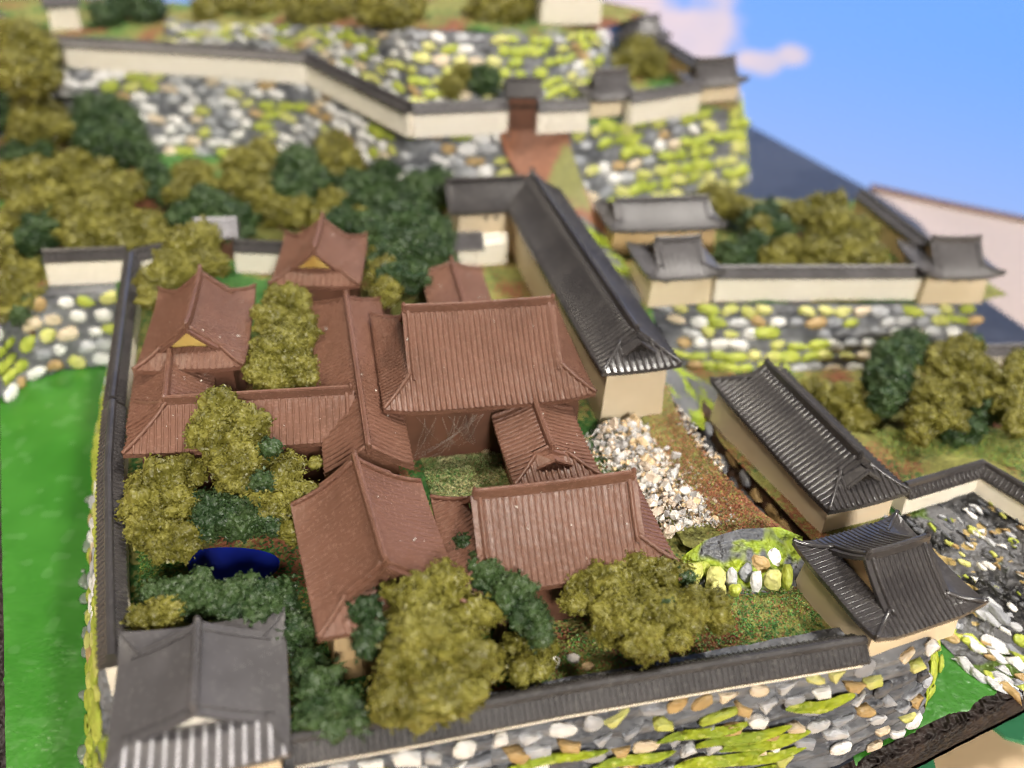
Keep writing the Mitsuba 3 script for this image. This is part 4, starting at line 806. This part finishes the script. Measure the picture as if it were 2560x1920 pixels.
# hillside at the left: every clump is glued on by itself
hill = [('olive', [(60, 110, 62), (20, 90, 56), (80, 165, 48), (30, 160, 50), (95, 120, 34)], 2.0, 'big olive tree at the upper left edge'),
        ('dark', [(15, 215, 45), (-5, 250, 40)], .7, 'dark tree at the left edge below the big olive tree'),
        ('olive', [(82, 262, 58), (60, 300, 42), (120, 275, 38), (50, 245, 35)], .7, 'olive tree left of the darkest hillside tree'),
        ('dark', [(235, 265, 62), (200, 245, 45), (275, 310, 52), (205, 310, 48), (180, 265, 30), (310, 335, 34)], .7, 'darkest and largest green tree on the hillside'),
        ('dark', [(40, 340, 38), (85, 330, 30)], .5, 'dark bush under the left olive tree'),
        ('olive', [(30, 390, 45), (85, 378, 42)], .45, 'olive bush at the left edge of the hillside'),
        ('olive', [(160, 365, 46), (195, 402, 40), (215, 370, 30)], .5, 'olive bush below the darkest hillside tree'),
        ('olive', [(110, 440, 54), (60, 450, 38), (150, 470, 40)], .3, 'olive tree in the lower left of the hillside'),
        ('dark', [(85, 505, 44), (110, 480, 30), (60, 520, 30)], .2, 'dark bush low on the left hillside'),
        ('olive', [(205, 470, 50), (175, 505, 42), (240, 505, 40)], .3, 'olive tree above the short left plaster wall'),
        ('olive', [(250, 420, 40), (290, 400, 34)], .4, 'olive bush in the middle of the hillside'),
        ('dark', [(330, 375, 36), (355, 410, 30)], .5, 'small dark bush in the middle of the hillside'),
        ('olive', [(420, 385, 44), (390, 420, 34), (450, 415, 32)], .5, 'olive bush under the white stones'),
        ('olive', [(530, 360, 50), (570, 340, 40), (510, 400, 38)], .6, 'olive tree in the middle under the long stone wall'),
        ('dark', [(645, 365, 54), (630, 415, 46), (680, 390, 36)], .55, 'dark tree between two olive trees under the stone wall'),
        ('olive', [(725, 325, 44), (748, 360, 42), (700, 350, 30)], .65, 'olive tree right of the middle under the stone wall'),
        ('dark', [(450, 455, 54), (510, 475, 44), (400, 470, 38), (470, 500, 36)], .35, 'dark tree above the pale ribbed gate roof'),
        ('olive', [(600, 445, 44), (560, 425, 38), (640, 455, 34)], .4, 'olive bush above the farthest brown hall'),
        ('olive', [(310, 500, 54), (350, 530, 40), (280, 530, 36)], .25, 'olive tree behind the back left palace wall'),
        ('dark', [(800, 425, 62), (765, 400, 44), (845, 385, 48), (830, 450, 50), (740, 480, 40)], .45, 'dark tree behind the farthest hall'),
        ('dark', [(855, 345, 36), (940, 400, 44), (900, 420, 50), (960, 365, 30)], .55, 'dark tree under the end of the long stone wall'),
        ('olive', [(720, 440, 38), (770, 468, 26), (690, 470, 26)], .42, 'small olive bush in front of the dark trees'),
        ('olive', [(930, 330, 36), (905, 345, 24)], .75, 'olive bush under the wall corner'),
        ('olive', [(40, 600, 46), (20, 650, 46), (65, 640, 28), (25, 560, 30)], -.2, 'olive tree at the left edge beside the short plaster wall'),
        ('dark', [(60, 655, 22), (40, 680, 20)], -.25, 'small dark bush under the left edge olive tree'),
        ('olive', [(20, 485, 40), (0, 540, 40)], .1, 'olive bush at the left edge of the lower hillside')]
for col, lobes, z, lab in hill: t(lab, col, lobes, z * .8 + .1, z * .8 - .4, group=HILL, fs=.034)
top = [('dark', [(270, 15, 42), (230, 30, 34), (320, 22, 38)], 1.5, 1.25, 'dark tree at the upper left behind the plaster wall'),
       ('olive', [(470, 5, 44), (440, 20, 26)], ZT[0] + .18, ZT[0], 'leftmost olive tree on the topmost terrace'), ('olive', [(560, 14, 44), (600, 8, 36)], ZT[1] + .18, ZT[1], 'second olive tree on the topmost terrace'),
       ('olive', [(660, 20, 42), (720, 22, 42)], ZT[2] + .18, ZT[2], 'third olive tree on the topmost terrace'), ('olive', [(800, 15, 42), (850, 25, 40), (890, 15, 30)], ZT[3] + .18, ZT[3], 'fourth olive tree on the topmost terrace'),
       ('olive', [(1050, 20, 44), (1100, 22, 40), (1130, 8, 32)], ZT[4] + .18, ZT[4], 'olive tree beside the white tower')]
for col, lobes, z, gz, lab in top: t(lab, col, lobes, z, gz, fs=.04, dens=.8)

# ================================================================== PEBBLES, THREADS, SMALL THINGS
PB = ['pebble_quartz'] * 6 + ['pebble_honey'] * 4 + ['pebble_smoke'] * 2 + ['pebble_blush'] * 4 + ['pebble_milk'] * 3
axis = np.array([D(1325, 930, 0), D(1365, 1000, 0), D(1420, 1075, 0), D(1485, 1160, 0)]); al_ = np.linspace(0, 1, 4); wid = [.36, .42, .44, .38]
def heap(tt, off):
    c = np.array([np.interp(tt, al_, axis[:, k]) for k in range(3)]); d = axis[-1] - axis[0]; nrm = np.array([d[1], -d[0], 0]); nrm /= np.linalg.norm(nrm)
    w_ = np.interp(tt, al_, wid); return c + nrm * off * w_, .02 + .20 * max(0, 1 - off * off) * (0.7 + .3 * math.sin(tt * 9))
GV = 'loose pebbles heaped along the path'
for i in range(300):
    tt, o = rng.random(), rng.normal() * .55
    if abs(o) > 1.5: continue
    c, z = heap(tt, o); r = rng.uniform(.020, .042) if i > 35 else rng.uniform(.05, .08)
    k = thing('pebble', 'rough quartz or honey coloured pebble in the heap along the soil path', 'pebble', GV)
    R = trimesh.transformations.random_rotation_matrix(rng.random(3))[:3, :3]; sc = r * rng.uniform(.7, 1.15, 3)
    lump(k, PB[rng.integers(len(PB))], frame(R[:, 0] * sc[0], R[:, 1] * sc[1], R[:, 2] * sc[2], c + [0, 0, z]), int(rng.integers(6, 20)), False)
gk = thing('gravel', 'fine pale gravel filling the heap along the soil path', 'gravel', kind='stuff')
for m in sorted(set(PB)):
    mb = MB()
    for i in range(900 if m in ('pebble_quartz', 'pebble_smoke') else 520):
        tt, o = rng.random(), rng.normal() * .62; c, z = heap(tt, min(1.6, max(-1.6, o))); z *= rng.uniform(.55, 1.0); r = rng.uniform(.012, .03)
        R = trimesh.transformations.random_rotation_matrix(rng.random(3))[:3, :3]; v, f = FL[int(rng.integers(24))]; mb.add(v @ R.T * r + c + [0, 0, z], f)
    # a line of grit along the far edge of the path
    for i in range(45):
        q_ = rng.random(); p0 = np.array([np.interp(q_, [0, .45, 1], x) for x in zip(D(1425, 820, .02), D(1500, 940, .02), D(1560, 1010, .0))]); r = rng.uniform(.012, .034)
        v, f = FL[int(rng.integers(24))]; mb.add(v * r + p0 + [rng.normal() * .035, rng.normal() * .05, r * .5], f)
    part(gk, 'grit', mb.mesh(), m, False, 'stuff')
for lab, u, v, r, m in [('single honey coloured pebble in the courtyard grass', 1048, 972, .062, 'pebble_honey'), ('pale flat stone on the ground inside the front wall', 1188, 1432, .085, 'pebble_milk'), ('smaller pale stone beside the flat stone inside the front wall', 1238, 1424, .06, 'pebble_milk'), ('tan stone at the foot of the wide olive tree', 1270, 1442, .055, 'pebble_honey')]:
    k = thing('pebble', lab, 'pebble'); lump(k, m, frame(np.array([1, .2, 0]) * r, np.array([-.2, 1, 0]) * r * .9, np.array([0, 0, 1]) * r * .8, D(u, v, r * .5)), 4, True)
# crumbs of turf in the courtyard and garden
mb = MB(); pts = []
def scatter(ring, n, z=0.0):
    B = np.array([D(u, v, z)[:2] for u, v in ring]); P_ = Polygon(B); x0, y0, x1, y1 = P_.bounds; out = []
    from shapely import contains_xy
    while len(out) < n:
        g_ = rng.uniform([x0, y0], [x1, y1], (n * 2, 2)); out.extend(g_[contains_xy(P_, g_[:, 0], g_[:, 1])])
    g_ = np.array(out[:n]); q3 = np.c_[g_, np.full(n, z + .008)]; q3[:, 2] += .002 + .016 * rng.random(n); return q3
COURT = [(905, 975), (1060, 960), (1110, 1070), (940, 1110)]; POND = [(300, 1190), (420, 1180), (420, 1260), (300, 1290)]; YARD = [(1540, 1270), (1720, 1270), (1790, 1370), (1600, 1420), (1200, 1480), (1180, 1400)]; GRASS = [(1880, 930), (2212, 940), (2212, 1020), (2120, 990), (1960, 1030)]; PATH = [(1400, 825), (1440, 835), (1478, 925), (1555, 1015), (1690, 1160), (1560, 1160), (1400, 1000)]
for ring, z, lab, mix in [(COURT, 0.0, 'in the courtyard', (('moss', 5200), ('crumb_olive', 2000), ('crumb_green', 2200))), (POND, 0.0, 'beside the pond', (('crumb_green', 1100), ('crumb_lime', 500))),
                          (YARD, .02, 'inside the front wall', (('crumb_green', 3800), ('crumb_olive', 2400), ('crumb_rust', 700), ('crumb_lime', 900))), (GRASS, -.36, 'on the grass court', (('crumb_lime', 2600), ('crumb_green', 2000), ('crumb_olive', 1800))),
                          (PATH, .015, 'on the soil path', (('crumb_rust', 5200), ('crumb_olive', 2600), ('crumb_lime', 500)))]:
    k = numbered('turf_crumbs'); labels[k] = {'label': 'fine coloured turf crumbs ' + lab, 'kind': 'stuff', 'category': 'turf'}
    for mat, n in mix: part(k, 'crumbs', flakes(scatter(ring, n, z), .012), 'leaf_moss' if mat == 'moss' else mat, False, 'stuff')
# beads of dried clear glue along the foot of the left wall face
for i in range(20):
    v = rng.uniform(1060, 1650); c = D(200 - .012 * (v - 1000) + rng.normal() * 4, v, ZL) + [-.04, 0, .015]; r = rng.uniform(.02, .06)
    k = thing('glue_bead', 'shiny bead of dried clear glue at the foot of the left stone face', 'glue', 'glue beads along the lawn')
    lump(k, 'glue', frame(np.array([1, .1, 0]) * r, np.array([-.2, 1, 0]) * r * rng.uniform(1, 2.2), np.array([0, 0, 1]) * r * .5, c), int(rng.integers(10)))
# glue threads under the eave of the largest hall
ck = thing('cobweb', 'fine cobweb-like glue threads hanging under the front eave of the largest hall', 'cobweb')
A_ = [D(u, v, .70) for u, v in np.c_[np.linspace(890, 1060, 14), np.linspace(905, 893, 14)]]; B_ = [D(u, v, .05) for u, v in np.c_[np.linspace(895, 1040, 14), np.linspace(985, 965, 14)]]
for i in range(20):
    a, b = A_[rng.integers(14)], B_[rng.integers(14)]; q_ = np.linspace(0, 1, 9)[:, None]
    p = a + (b - a) * q_ + np.array([0, 0, -.10]) * np.sin(np.pi * q_) * rng.uniform(.3, 1.4); p[:, :2] += np.cumsum(rng.normal(size=(9, 2)) * .008, 0)
    part(ck, 'thread', MB().tube(p, rng.uniform(.0007, .0018), 4).mesh(), 'glue_thread')
# fallen twig among the wide olive tree
k = thing('twig', 'small brown twig sticking out of the wide olive tree', 'twig'); put(k, MB().tube([D(1445, 1262, .6), D(1470, 1250, .66), D(1492, 1238, .68)], [.022, .018, .012], 6).mesh(), 'twig', True)
